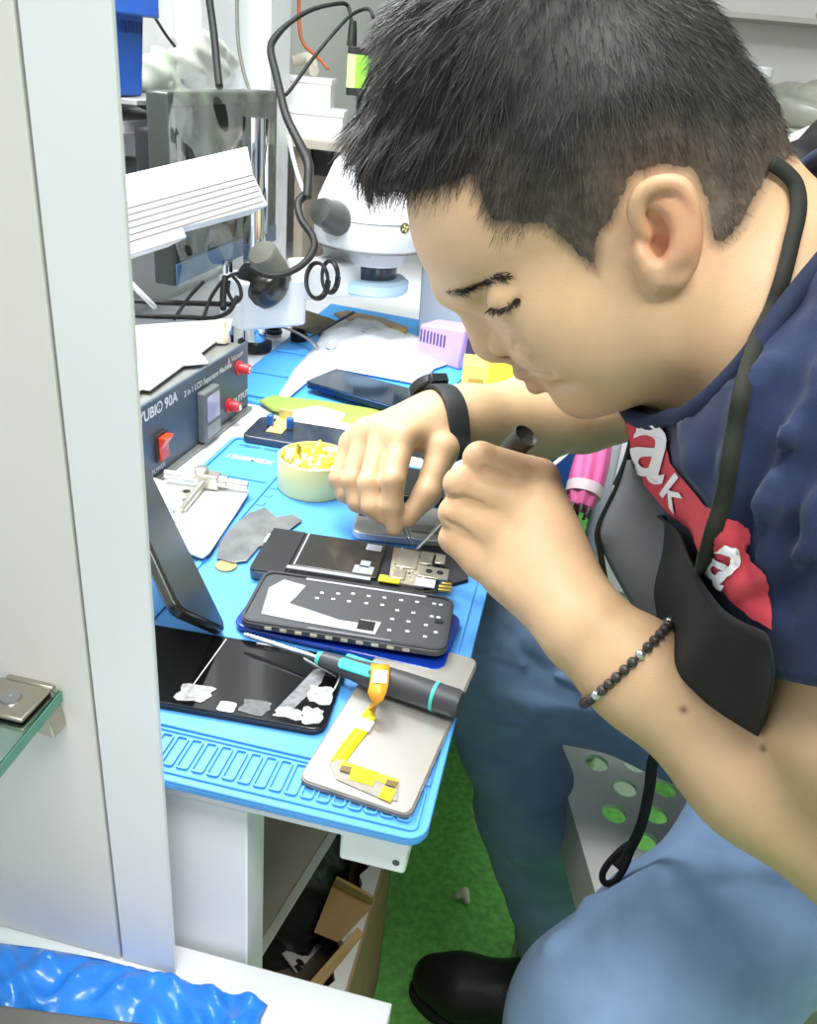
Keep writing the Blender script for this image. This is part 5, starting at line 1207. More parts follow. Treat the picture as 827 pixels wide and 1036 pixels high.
m_ = MB(); m_.lathe((Hc[0],Hc[1],zs-.0012),(0,0,1),[(rad+.0004,0),(rad+.0008,.0008),(rad+.0004,.0016),(rad-.001,.0016),(rad-.001,0),(rad+.0004,0)],48); m_.lathe((Hc[0],Hc[1],zbm-.002),(0,0,1),[(rad-.004,0),(rad+.0003,.0005),(rad+.0003,.002),(rad-.004,.002),(rad-.004,0)],48); obj('seam_ring',m_,mat('seam_dark','6E7276',rough=.5),mic)
zl = at(380,268,1.22)[2]
m_ = MB(); m_.lathe((Hc[0]+.005,Hc[1],zl),(0,0,1),[(0,0),(.046,0),(.048,.002),(.049,zbm-zl),(0,zbm-zl)],40); m_.lathe((Hc[0]-.045,Hc[1]+.0,zl+.001),(0,0,1),[(0,0),(.024,0),(.03,zbm-zl-.001),(0,zbm-zl-.001)],24); obj('lens_mount',m_,MW,mic,angle=35)
sc_ = at(372,260,1.22); m_ = MB(); m_.lathe(nrm(-FW)*.0+np.array([Hc[0]+.002,Hc[1],0])+np.array([0,0,at(372,260,1.17)[2]])+nrm(np.array([-FW[0],-FW[1],0]))*.0475,nrm(np.array([-FW[0],-FW[1],0])),[(0,0),(.0065,0),(.006,.003),(0,.0034)],18); obj('lock_screw',m_,mat('screw_pale','C7C9CC',rough=.3,metal=.4),mic)
zo = at(380,285,1.22)[2]
m_ = MB(); m_.lathe((Hc[0]+.005,Hc[1],zo),(0,0,1),[(0,0),(.036,0),(.037,.003),(.038,zl-zo),(0,zl-zo)],36); obj('objective',m_,mat('lens_dark','2A3542',rough=.2,coat=.5),mic,angle=35)
m_ = MB(); m_.lathe((Hc[0]+.005,Hc[1],zo-.020),(0,0,1),[(.033,0),(.052,0),(.056,.004),(.056,.016),(.050,.021),(.036,.021),(.033,.016),(.033,0)],44); obj('ring_light',m_,mat('ring_ice','BFDDF7',rough=.3,var=.02),mic,angle=35)
kx = nrm(-RT*.55-FW*.8); kb_ = at(336,219,1.14)
m_ = MB(); m_.lathe(kb_-kx*.02,kx,[(0,0),(.020,0),(.0225,.004),(.0225,.020),(.0195,.026),(.0190,.040),(.0165,.046),(0,.047)],32); obj('zoom_knob',m_,mat('knob_charcoal','4A4C4A',rough=.4),mic,angle=35)
an = np.radians(-68); em = np.array([Hc[0],Hc[1],at(415,232,1.15)[2]]); dem = at(415,232,1.145)-np.array([Hc[0],Hc[1],0]); dem = nrm(np.array([dem[0],dem[1],0]))
m_ = MB(); m_.lathe(em+dem*(rad-.0005),dem,[(0,0),(.0075,0),(.0072,.0012),(0,.0014)],20); eb = obj('emblem',m_,mat('emblem_olive','6B6440',rough=.4,metal=.3,var=.4,scale=300),mic); 
m_ = MB(); e1 = np.cross((0,0,1),dem)
for k in range(4):
    a_ = math.pi/2*k+.4; m_.frame(em+dem*(rad+.0010),e1*math.cos(a_)+np.array([0,0,1])*math.sin(a_),np.cross(dem,e1*math.cos(a_)+np.array([0,0,1])*math.sin(a_)),dem); m_.box((.0015,-.0012,0),(.0055,.0012,.0005))
obj('emblem_mark',m_,mat('emblem_gold','D6CC9A',rough=.4),eb,smooth=False)
m_ = MB(); m_.lathe((Hc[0],Hc[1],zt+.03),(0,0,1),[(0,0),(.028,0),(.026,.06),(0,.06)],28); obj('trinocular_tube',m_,BLK,mic)
# ring of binocular tubes towards the bench (hidden by the hair for the most part)
# green camera on the tube
gc = at(368,70,1.24); gx = nrm(np.array([RT[0],RT[1],0])); gy = np.cross((0,0,1),gx)
gt,gb = at(368,48,1.22)[2],at(368,98,1.22)[2]
cm_ = thing('microscope_camera','bright green boxed microscope camera with black end plates and cables','camera',(gc[0],gc[1],gb))
w_ = .068
m_ = MB(np.array([gc[0]+.012,gc[1],gb]),gx,gy,(0,0,1)); m_.prism(rrect(w_,.05,.004,4),.010,gt-gb-.010); obj('green_case',m_,mat('camera_green','8EDB3C',rough=.3,var=.04,metal=.1),cm_,bevel=.001)
for z_ in (0,gt-gb-.010): m_ = MB(np.array([gc[0]+.012,gc[1],gb+z_]),gx,gy,(0,0,1)); m_.prism(rrect(w_+.001,.051,.004,4),0,.010); obj('end_plate',m_,BLK,cm_,bevel=.001)
m_ = MB(np.array([gc[0]+.012,gc[1],gb]),gx,gy,(0,0,1)); m_.box((-w_/2-.0002,-.0255,.010),(-w_/2+.012,-.0245,gt-gb-.010)); obj('pale_stripe',m_,mat('camera_pale','BDEB8A',rough=.3),cm_)
for px in (356,379):
    b_ = at(px,48,1.22); b_[2] = gt; m_ = MB(); m_.lathe(b_,(0,0,1),[(0,0),(.0075,0),(.0065,.020),(.0052,.032),(0,.033)],16) if px==356 else m_.lathe(b_,(0,0,1),[(0,0),(.0058,0),(.0058,.022),(.004,.030),(0,.031)],16); obj('cable_plug',m_,CABLE,cm_)
m_ = MB(); m_.lathe((gc[0]+.012,gc[1],gb-.03),(0,0,1),[(0,0),(.02,0),(.02,.03),(0,.03)],24); obj('mount_tube',m_,BLK,cm_)
# cables
def cable(name,pts,r,label,m=CABLE,seg=8,flat_=None): m_ = MB(); m_.tube([at(*p) for p in pts],r,seg=seg,flat=flat_); return tag(obj(name,m_,m,angle=180),label,'cable')
cable('camera_cable',[(378,18,1.23),(374,10,1.23),(366,10,1.23),(350,20,1.2),(320,55,1.18),(296,88,1.15),(289,96,1.14)],.0026,'thin black cable looping from the camera plug to the strap')
cable('camera_cable',[(356,25,1.22),(352,6,1.22),(340,4,1.2),(315,10,1.18),(292,24,1.16),(277,40,1.15),(274,52,1.14),(279,74,1.13),(284,95,1.12),(290,118,1.11),(303,145,1.10),(312,165,1.09),(312,185,1.09),(311,200,1.09)],[.0026,.0028,.003,.0032,.0035,.005,.0055,.0055,.0055,.0055,.006,.0065,.0065,.006],'thick black wrapped cable curving down beside the monitor to the microscope')
cable('post_cable',[(311,196,1.10),(302,205,1.09),(305,222,1.085),(316,238,1.085),(318,250,1.085),(312,262,1.085),(300,272,1.085),(285,278,1.085),(268,278,1.085),(252,270,1.09)],[.006,.0055,.005,.005,.005,.005,.0045,.004,.004,.003],'dark cable sagging from the microscope knob under the monitor')
cable('white_cable',[(292,138,1.2),(298,165,1.2),(306,190,1.2),(312,198,1.2)],.0030,'short white cable behind the thick black cable',WPL)
cable('orange_cable',[(303,-20,1.6),(303,25,1.6),(308,45,1.6),(322,58,1.6),(332,70,1.6)],.0035,'thin orange cable running down the grey wall',mat('cable_orange','B8623A',rough=.5))
cable('wall_cable',[(209,-20,1.17),(216,30,1.17),(220,70,1.165),(222,88,1.16)],.0055,'thick black cable hanging straight down in front of the column')
cable('wall_cable',[(240,-20,1.27),(240,20,1.27),(242,50,1.27),(248,78,1.26),(254,94,1.25)],.0028,'thin grey cable hanging on the white column',mat('cable_grey','6C6E66',rough=.5))
cable('bin_cable',[(157,18,1.18),(170,38,1.2),(188,60,1.24),(206,76,1.28),(218,86,1.30)],.0022,'thin black cable slanting from the blue bin to the monitor top')
cable('bin_cable',[(153,66,1.22),(158,74,1.22),(172,84,1.22)],.003,'short black cable end behind the monitor corner')
for i,(P,r,lab) in enumerate(([[(120,303,1.02),(160,306,1.03),(200,307,1.05),(236,308,1.07)],.0035,'straight black cable lying along the white sheet behind the separator unit'],[[(120,318,.99),(150,320,1.0),(190,321,1.02),(215,322,1.04),(232,315,1.06),(240,300,1.07)],.003,'black cable lying lowest along the white sheet'],
        [[(176,323,1.02),(192,300,1.05),(206,285,1.07)],.0022,'thin black cable rising to the monitor underside'],[[(206,322,1.03),(214,300,1.05),(228,282,1.08),(242,276,1.09)],.0024,'thin black cable crossing up towards the focus knob'],
        [[(226,312,1.05),(226,295,1.07),(228,280,1.08)],.0042,'short thick black plug cable under the monitor'],[[(232,284,1.08),(231,296,1.08),(238,306,1.08),(244,300,1.08),(242,288,1.08),(236,280,1.08)],.0024,'small black cable loop hanging under the monitor'])): cable('desk_cable',P,r,lab)
cable('white_rod',[(133,287,.99),(144,298,1.0),(157,311,1.02)],.0032,'short white rod slanting over the black cables',WPL)
# velcro-tied black cable loops under the microscope head
for k,(cx,cy,rx,ry) in enumerate(((321,284,11,18),(334,280,8,16))):
    m_ = MB(); m_.tube([at(cx+rx*math.cos(t),cy+ry*math.sin(t)*1.0,1.13+.02*k+.012*math.sin(t*2)) for t in np.linspace(0,2*math.pi,14)[:-1]],.0040,seg=8,closed=True,flat=.6); tag(obj('cable_loop',m_,CABLE,angle=180),('wide' if k == 0 else 'narrow')+' black cable loop hanging below the microscope body','cable loop')
# blue bin on a thin wall shelf
ps = at(135,98,1.02); zs_ = ps[2]
sh = thing('wall_shelf','narrow grey wall shelf carrying the blue bin','shelf',(-.60,ps[1]+.05,zs_-.01))
m_ = MB(); m_.box((-.66,ps[1]-.05,zs_-.006),(-.535,ps[1]+.16,zs_)); obj('shelf_board',m_,mat('shelf_grey','8C8E8B',rough=.5),sh,bevel=.001)
BLU = mat('bin_blue','2A5FC4',rough=.38,var=.05)
e0,e1 = onx(121,92,-.56),onx(151,92,-.56)
bn = thing('storage_bin','blue plastic storage bin with slotted rim on the wall shelf','bin',(-.6,(e0[1]+e1[1])/2,zs_))
ya,yb_ = e0[1]-.03,onx(148,60,-.555)[1]
zr = onx(150,18,-.555)[2]
m_ = MB(); V = [(-.645,ya,zs_+.001),(-.562,ya,zs_+.001),(-.562,yb_,zs_+.001),(-.645,yb_,zs_+.001),(-.65,ya-.006,zr+.05),(-.553,ya-.006,zr+.05),(-.553,yb_+.004,zr+.05),(-.65,yb_+.004,zr+.05)]; m_.add(V,[(3,2,1,0),(4,5,6,7),(0,1,5,4),(1,2,6,5),(2,3,7,6),(3,0,4,7)]); obj('bin_body',m_,BLU,bn,bevel=.003)
m_ = MB(); m_.box((-.655,ya-.01,zr),(-.545,yb_+.02,zr+.03)); obj('bin_rim',m_,BLU,bn,bevel=.002)
m_ = MB()
for k in range(6): yy = e0[1]+.002+k*.0085; m_.box((-.5538,yy,zr-.018),(-.5525,yy+.004,zr-.006))
obj('rim_slots',m_,mat('bin_dark','14306E',rough=.6),bn,smooth=False)
# heap of clear bags behind the monitor
for k,(cx,cy,cz,rx,ry,rz,lab) in enumerate(((-.62,1.36,1.10,.03,.10,.042,'bundled clear plastic bags heaped behind the monitor top'),(-.62,1.20,1.075,.03,.05,.035,'grey-green clear plastic bag slumped by the blue bin'))):
    s_ = SDF(); s_.ell((cx,cy,cz),(rx,ry,rz)); ph_ = k*2.1
    V,F = mesh_sdf(lambda P,sel: s_(P)+.008*np.sin(P[:,1]*70+P[:,2]*50+ph_+2*np.sin(P[:,2]*45))*np.sin(P[:,2]*80+P[:,0]*60),np.array([cx,cy,cz])-.16,np.array([cx,cy,cz])+.16,.006,None)
    tag(obj('clear_bag',(V,F),mat('bag_clear_'+'ab'[k],('C3C7C0','AEB5A8')[k],rough=.3,var=.12,scale=30,coat=.3),angle=180),lab,'bag')
m_ = MB(); m_.box((-.66,1.0,1.02),(-.56,1.52,1.034)); tag(obj('wall_shelf',m_,WHITE,bevel=.001),'white wall shelf behind the monitor under the clear bags','shelf')
# white storage boxes on the back of the desk wall
pA = at(316,92,1.62); 
for (x0,y0_,x1,y1_,d,lab) in ((287,75,334,108,1.62,'white plastic box standing on the wider white box behind the microscope'),(283,106,346,140,1.60,'wide white plastic box with ribbed front behind the microscope')):
    a,b = at(x0,y1_,d),at(x1,y1_,d); tpt = at(x0,y0_,d); h_ = tpt[2]-a[2]; X = nrm(np.array([b[0]-a[0],b[1]-a[1],0])); Y = np.cross((0,0,1),X); wd = np.linalg.norm((b-a)[:2])
    t = thing('white_box',lab,'box',a); m_ = MB(a,X,Y,(0,0,1)); m_.box((0,0,0),(wd,.12,h_*.93)); obj('box_body',m_,WPL,t,bevel=.003)
    m_ = MB(a,X,Y,(0,0,1)); m_.box((-.002,-.002,h_*.80),(wd+.002,.122,h_)); obj('box_lid',m_,WPL,t,bevel=.002)
    m_ = MB(a,X,Y,(0,0,1)); [m_.box((wd*.5+k*.012,-.0012,h_*.2),(wd*.5+k*.012+.005,.001,h_*.62)) for k in range(3)]; obj('front_ribs',m_,mat('rib_white','E6E2E1'),t)
zb_ = at(315,140,1.60)[2]; pB = at(315,140,1.60)
tsh = thing('wall_shelf','taupe shelf on two side supports carrying the white boxes behind the microscope','shelf',(-.4,pB[1]+.15,.7445))
m_ = MB(); m_.box((-.58,pB[1]-.03,zb_-.016),(-.22,pB[1]+.35,zb_-.001)); obj('shelf_board',m_,mat('shelf_taupe','B7AFA2',rough=.5),tsh,bevel=.001)
for x_ in (-.575,-.245): m_ = MB(); m_.box((x_,pB[1],.7445),(x_+.02,pB[1]+.34,zb_-.016)); obj('side_support',m_,mat('support_taupe','A79C8C',rough=.6),tsh,bevel=.001)
p_ = at(322,150,1.64); m_ = MB(); m_.box((p_[0]-.035,p_[1],p_[2]-.05),(p_[0]+.03,p_[1]+.10,p_[2]+.013)); tag(obj('black_adapter',m_,BLK,bevel=.004),'black power adapter hanging below the white boxes','adapter')
m_ = MB(); m_.tube([at(296,62,1.66),at(312,60,1.66),at(318,72,1.63)],[.010,.013,.010],seg=10); tag(obj('rolled_paper',m_,mat('paper_cream','D9D3C4',rough=.6)),'cream paper roll lying on the small white box','roll')
# ---- right background
zc_ = at(800,131,2.0); 
ct = thing('back_counter','grey counter with a pale edge behind the seated man','counter',(.75,2.5,0))
yc = zc_[1]
m_ = MB(); m_.box((-.1,yc,zc_[2]-.02),(1.8,2.715,zc_[2])); obj('counter_top',m_,mat('counter_pale','BDBDB2',rough=.35,var=.05),ct,bevel=.002)
m_ = MB(); m_.box((-.08,yc+.02,0),(1.8,2.71,zc_[2]-.02)); obj('counter_body',m_,mat('counter_dark','2B2622',rough=.6,var=.2),ct)
q_ = at(760,100,2.05); zt_ = zc_[2]
bt = thing('pill_bottle','white lidded bottle with an orange label on the back counter','bottle',(q_[0],q_[1]+.06,zt_))
m_ = MB(); m_.lathe((q_[0],q_[1]+.06,zt_),(0,0,1),[(0,0),(.030,0),(.032,.003),(.032,.075),(.028,.082),(0,.082)],28); obj('bottle_body',m_,WPL,bt,angle=35)
m_ = MB(); m_.lathe((q_[0],q_[1]+.06,zt_+.02),(0,0,1),[(.0322,0),(.0326,.001),(.0326,.045),(.0322,.046)],28); obj('label_band',m_,mat('label_orange','C98B4A',rough=.5,var=.2),bt)
m_ = MB(); m_.lathe((q_[0],q_[1]+.06,zt_+.082),(0,0,1),[(0,0),(.034,0),(.036,.003),(.036,.016),(.033,.019),(0,.019)],28); obj('lid',m_,WPL,bt,angle=35)
m_ = MB(); m_.lathe((q_[0],q_[1]+.06,zt_+.1015),(0,0,1),[(0,0),(.042,0),(.046,.004),(.046,.022),(.043,.026),(0,.026)],28); tag(obj('jar_lid',m_,WPL,angle=35),'white round lid stacked on the bottle on the back counter','lid')
s_ = SDF(); c_ = at(815,112,2.15); s_.ell((c_[0]+.12,c_[1]+.1,zt_+.035),(.26,.16,.085)); s_.ell((c_[0]+.30,c_[1]+.1,zt_+.03),(.2,.16,.12))
V,F = mesh_sdf(lambda P,sel: np.maximum(s_(P)+.006*np.sin(P[:,0]*40+P[:,2]*60+2*np.sin(P[:,1]*30)),zt_+.0006-P[:,2]),np.array([c_[0]-.25,c_[1]-.2,zt_-.02]),np.array([c_[0]+.6,c_[1]+.4,zt_+.25]),.012,None)
tag(obj('bag_heap',(V,F),mat('bag_grey','A9AEA2',rough=.25,var=.15,scale=12,coat=.4),angle=180),'heap of clear plastic bags on the back counter','bag')
m_ = MB(); m_.tube([at(771,103,2.06),at(779,117,2.04),at(781,108,2.03),at(788,106,2.02),at(789,116,2.0),at(787,127,2.0)],.003,seg=6); tag(obj('counter_cable',m_,CABLE),'thin black cable curling over the back counter edge','cable')
m_ = MB(); hz_ = at(780,28,2.4); m_.box((-.1,2.60,hz_[2]-.006),(1.8,2.72,hz_[2]+.006)); tag(obj('wall_shelf',m_,mat('ledge_grey','A9A9A4',rough=.4)),'thin grey ledge on the back wall above the counter','shelf')
pv = at(812,26,2.3); m_ = MB(); pv[2] = hz_[2]; pv[2] += .017; m_.lathe((pv[0]-.0,2.62,pv[2]),(0,-1,0),[(0,0),(.010,0),(.010,.012),(0,.013)],14); m_.lathe((pv[0],2.614,pv[2]+.02),(0,0,-1),[(.004,0),(.004,.03),(0,.031)],10); tag(obj('hook',m_,NI),'small metal hook on the grey ledge of the back wall','hook')
# chair back and papers behind his neck
cp = at(806,168,1.02)
cb_ = thing('office_chair','black office chair standing behind the man','chair',(cp[0]+.30,cp[1]+.12,0))
s_ = SDF(); A0,A1,A2 = at(793,172,1.02),at(842,138,1.06),at(850,230,1.04)
s_.chain([at(800,168,1.03),at(850,138,1.07)],[.022,.024],k=.03); s_.chain([at(810,185,1.03),at(880,205,1.06)],[.030,.05],k=.04); s_.chain([at(850,150,1.07),at(880,300,1.08)],[.03,.045],k=.05); s_.ell(at(860,190,1.07),(.06,.05,.07),k=.04)
V,F = mesh_sdf(lambda P,sel: s_(P),at(850,190,1.05)-.22,at(850,190,1.05)+.22,.006,None)
obj('backrest',(V,F),mat('chair_black','101112',rough=.6,var=.1),cb_,angle=180)
b0 = at(880,300,1.08); m_ = MB(); m_.tube([b0,b0+np.array([.02,.03,-.25]),np.array([b0[0]+.1,b0[1]+.12,.45])],.018,seg=12); obj('back_post',m_,BLK,cb_)
m_ = MB(); m_.lathe((b0[0]+.22,b0[1]+.14,.44),(0,0,1),[(0,0),(.20,0),(.23,.02),(.22,.06),(0,.075)],32); obj('seat',m_,mat('chair_black','101112'),cb_,angle=40)
m_ = MB(); m_.lathe((b0[0]+.22,b0[1]+.14,.06),(0,0,1),[(0,0),(.03,0),(.025,.38),(0,.38)],20); obj('column',m_,BLK,cb_)
for k in range(5):
    a_ = 2*math.pi*k/5; m_ = MB(); m_.tube([(b0[0]+.22,b0[1]+.14,.09),(b0[0]+.22+.26*math.cos(a_),b0[1]+.14+.26*math.sin(a_),.05)],[.022,.014],seg=10,sub=2); lg_ = obj('leg',m_,BLK,cb_); m_ = MB(); m_.ball((b0[0]+.22+.26*math.cos(a_),b0[1]+.14+.26*math.sin(a_),.026),.025); obj('caster',m_,BLK,lg_)
a,b = at(778,157,1.075),at(835,131,1.105); X = nrm(b-a); up_ = nrm(UP*.5-FW*.6); up_ = nrm(up_-X*(up_@X))
pk = thing('snack_packet','white and yellow packet resting on top of the black chair back','packet',a)
m_ = MB(a,X,up_,np.cross(X,up_)); m_.prism(rrect(.112,.040,.008,4,.047,.0),0,.016); obj('packet_body',m_,WPL,pk,bevel=.005); m_ = MB(a,X,up_,np.cross(X,up_)); m_.prism(rrect(.048,.036,.006,4,.021,.0),.0155,.0185); obj('yellow_panel',m_,mat('packet_yellow','E6D93A',rough=.4),pk,bevel=.001)
# ------------------------------------------------------------------ floor level, stool, behind the desk
# plastic stool under the man
c0,c1 = onz(556,742,.42),onz(606,915,.42); Ys = nrm(c0-c1); Xs = np.cross(Ys,(0,0,1)); Xs = Xs if Xs[0]>0 else -Xs
SW,SL = .30,.33; O_ = c1-Ys*.07
stl = thing('plastic_stool','pale grey plastic stool with a pattern of round holes under the man','stool',np.array([*(O_+Xs*SW/2+Ys*SL/2)[:2],0]))
hol = []
def loc2(p): q_ = p-O_; return q_@Xs,q_@Ys
hx = [loc2(onz(x,y,.42)) for x,y in ((633,797),(676,802),(655,838),(693,834),(620,768))]
u0 = np.array(hx[0]); st = .047
for i in range(-6,8):
    for j in range(-6,8):
        p = np.array([u0[0]+(i+ (.5 if j%2 else 0))*st,u0[1]+j*st*.80])
        if .035 < p[0] < SW-.03 and .03 < p[1] < SL-.03: hol.append(p)
outer = rrect(SW,SL,.025,5,SW/2,SL/2); pts = [Vector(p) for p in outer]; edges = [(i,(i+1)%len(outer)) for i in range(len(outer))]; fac = [list(range(len(outer)))]
for h in hol:
    n0 = len(pts); pts += [Vector((h[0]+.0135*math.cos(t),h[1]+.0135*math.sin(t))) for t in np.linspace(0,2*math.pi,21)[:-1]]; edges += [(n0+i,n0+(i+1)%20) for i in range(20)]; fac.append(list(range(n0,n0+20))[::-1])
r_ = geometry.delaunay_2d_cdt(pts,edges,[],1,1e-5)
P2 = np.array([[p.x,p.y] for p in r_[0]]); F = []
for f in r_[2]:
    cc = P2[list(f)].mean(0)
    if all(np.linalg.norm(cc-h) > .0133 for h in hol): F.append(tuple(f))
V = np.array([O_+Xs*p[0]+Ys*p[1] for p in P2])
used = sorted({i for f in F for i in f}); rm = {u:i for i,u in enumerate(used)}
STM = mat('stool_grey','DADBD7',rough=.28,var=.03)
so2 = obj('seat',(V[used],[tuple(rm[i] for i in f) for f in F]),STM,stl,smooth=False); md = so2.modifiers.new('t','SOLIDIFY'); md.thickness = .005; md.offset = -1
m_ = MB(O_-np.array([0,0,.0]),Xs,Ys,(0,0,1)); a_ = rrect(SW,SL,.025,5,SW/2,SL/2); b_ = rrect(SW+.016,SL+.016,.03,5,SW/2,SL/2); n = len(a_); VV = [(p[0],p[1],.0) for p in a_]+[(p[0],p[1],-.045) for p in b_]+[(p[0],p[1],-.045) for p in rrect(SW+.008,SL+.008,.028,5,SW/2,SL/2)]+[(p[0],p[1],-.004) for p in rrect(SW-.006,SL-.006,.022,5,SW/2,SL/2)]
m_.add(VV,[f for k in range(3) for i in range(n) for f in [(k*n+i,k*n+(i+1)%n,(k+1)*n+(i+1)%n,(k+1)*n+i)]]); obj('skirt',m_,mat('stool_edge','A9AAA4',rough=.35),stl)
for sx,sy in ((0,0),(1,0),(1,1),(0,1)):
    tp_ = O_+Xs*(.035+sx*(SW-.07))+Ys*(.04+sy*(SL-.08)); bt_ = tp_+Xs*(.005*(2*sx-1))+Ys*(.005*(2*sy-1)); bt_[2] = 0
    m_ = MB(); m_.tube([tp_-np.array([0,0,.01]),bt_],[.022,.018],seg=8,sub=2); obj('leg',m_,STM,stl)
# under the desk
CARD = mat('cardboard','B0915F',rough=.85,var=.1,scale=30,bump=.1)
CARDI = mat('cardboard_dark','7D6548',rough=.9,var=.12)
def facebox(m_,o,X,Y,Z,w,d,h,t=.004):
    m_.frame(o,X,Y,Z); m_.box((0,0,0),(w,t,h)); m_.box((0,d-t,0),(w,d,h)); m_.box((0,t,0),(t,d-t,h)); m_.box((w-t,t,0),(w,d-t,h)); m_.box((0,0,0),(w,d,t))
zbx = .30
xw_ = onz(370,930,zbx)[0]+.004; y0b,y1b = onz(345,1005,zbx)[1]-.02,onz(392,858,zbx)[1]+.03; wb_ = .24
box = thing('cardboard_box','open brown cardboard box with white lining on the floor below the desk','box',(xw_-wb_/2,(y0b+y1b)/2,0))
m_ = MB(); m_.box((xw_-wb_,y0b,.0),(xw_-wb_+.004,y1b,zbx)); m_.box((xw_-wb_,y1b-.004,0),(xw_,y1b,zbx+.02)); m_.box((xw_-wb_,y0b,0),(xw_,y0b+.004,zbx-.02)); m_.box((xw_-wb_,y0b,.001),(xw_,y1b,.005)); m_.box((xw_-.004,y0b,0),(xw_,y1b,zbx)); obj('box_walls',m_,mat('carton_tan','A58B66',rough=.85,var=.1),box,smooth=False)
m_ = MB(); n_ = 24; e_ = [.017+.004*math.sin(k*1.7)+.003*math.sin(k*4.1) for k in range(n_+1)]
P_ = [(xw_-.003,y0b+(y1b-y0b)*k/n_) for k in range(n_+1)]+[(xw_-.003-e_[k],y0b+(y1b-y0b)*k/n_) for k in range(n_,-1,-1)]
m_.prism(P_,zbx-.012,zbx+.003); obj('white_lining',m_,mat('lining_white','E6E4DF',rough=.8,var=.06),box,smooth=False)
def quadslab(pts,th):
    nn = nrm(np.cross(pts[1]-pts[0],pts[3]-pts[0])); m_ = MB(); m_.add([*pts,*[q_-nn*th for q_ in pts]],[(0,1,2,3),(7,6,5,4),(0,4,5,1),(1,5,6,2),(2,6,7,3),(3,7,4,0)]); return m_
obj('flap',quadslab([onz(*p,z) for p,z in (((318,943),zbx+.004),((342,953),zbx+.006),((377,916),zbx+.02),((336,897),zbx+.02))],.003),CARD,box,smooth=False)
obj('flap',quadslab([onz(*p,z) for p,z in (((336,897),zbx+.02),((377,916),zbx+.02),((376,908),zbx+.05),((340,889),zbx+.05))],.003),CARD,box,smooth=False)
obj('flap_edge',quadslab([onz(*p,z) for p,z in (((306,1002),zbx+.005),((318,1006),zbx+.005),((368,944),zbx+.03),((362,938),zbx+.035))],.004),CARD,box,smooth=False)
m_ = MB(); m_.box((xw_-wb_+.03,y0b+.02,.006),(xw_-.03,y0b+.16,.215)); ic = obj('inner_carton',m_,mat('carton_dark','6E5F4E',rough=.9,var=.12),bevel=.002); tag(ic,'dark brown carton inside the open box under the paper scrap','carton')
q4 = [onz(*p,.222) for p in ((286,976),(301,984),(326,957),(310,945))]; q4[0][2]+=.02
sp_ = obj('paper_scrap',quadslab(q4,.002),mat('scrap_white','D9D6CE',rough=.7,var=.15,scale=60),smooth=False); tag(sp_,'crumpled printed paper scrap lying in the open cardboard box','paper')
tx_ = MB(); c0_ = sum(q4)/4; u_,v_ = nrm(q4[1]-q4[0]),nrm(q4[3]-q4[0]); w_ = nrm(np.cross(u_,v_)); w_ = w_ if w_[2]>0 else -w_
for k in range(14): tx_.frame(c0_+u_*rng.uniform(-.012,.012)+v_*rng.uniform(-.02,.02)+w_*.0006,u_,v_,w_); tx_.box((-.004,-.002,-.004),(.004,.002,.0006))
obj('ink_marks',tx_,mat('ink_dark','2A2724',rough=.8),sp_,smooth=False)
# black rubbish bag standing in the far half of the box
s_ = SDF(); bc_ = onz(322,892,.33); s_.ell(bc_+np.array([-.045,.05,-.09]),(.065,.08,.14)); s_.chain([bc_+np.array([-.03,.05,.03]),bc_+np.array([-.02,.09,.10])],[.035,.018],k=.05)
V,F = mesh_sdf(lambda P,sel: np.maximum(s_(P)+.009*np.sin(P[:,0]*55+P[:,2]*70+2*np.sin(P[:,1]*50))*np.sin(P[:,1]*65+P[:,2]*40)+.003*np.sin(P[:,0]*140+P[:,2]*120),.006-P[:,2]),bc_-.32,bc_+.32,.006,None)
tag(obj('rubbish_bag',(V,F),mat('bag_black','2F3231',rough=.3,var=.15,coat=.3),angle=180),'crumpled black rubbish bag in the far half of the open cardboard box','bag')
# framed panel leaning under the desk
a = [onz(268,952,.30),onz(330,835,.52)]
P0 = ony(270,952,.47); P1 = ony(342,836,.62); X = nrm(P1-P0); up_ = np.array([-.9,.0,.3]); up_ = nrm(up_-X*(up_@X)); 
lp_ = thing('leaning_board','pale framed board leaning under the desk behind the end panel','board',P0-X*.1)
m_ = MB(P0,X,up_,np.cross(X,up_)); m_.box((-.05,.004,-.004),(.22,.10,.004)); obj('board_face',m_,mat('board_face','B7A898',rough=.35,var=.12,scale=12),lp_); m_ = MB(P0,X,up_,np.cross(X,up_)); m_.box((-.05,-.004,-.006),(.22,.005,.006)); obj('board_edge',m_,mat('board_edge','C9C4BA',rough=.4),lp_,bevel=.001)
# scrap on the turf
s_ = SDF(); c_ = onz(468,908,.008); s_.chain([c_+np.array([-.008,0,0]),c_+np.array([.002,.006,.004]),c_+np.array([.008,-.004,0])],[.005,.007,.005],k=.004); s_.ball(c_+np.array([.003,.012,.002]),.005,k=.003)
V,F = mesh_sdf(lambda P,sel: s_(P),c_-.04,c_+.04,.0016,None); tag(obj('paper_scrap',(V,F),mat('scrap_cream','D9D6B8',rough=.8),angle=180),'tiny crumpled cream paper scrap on the green turf','paper')
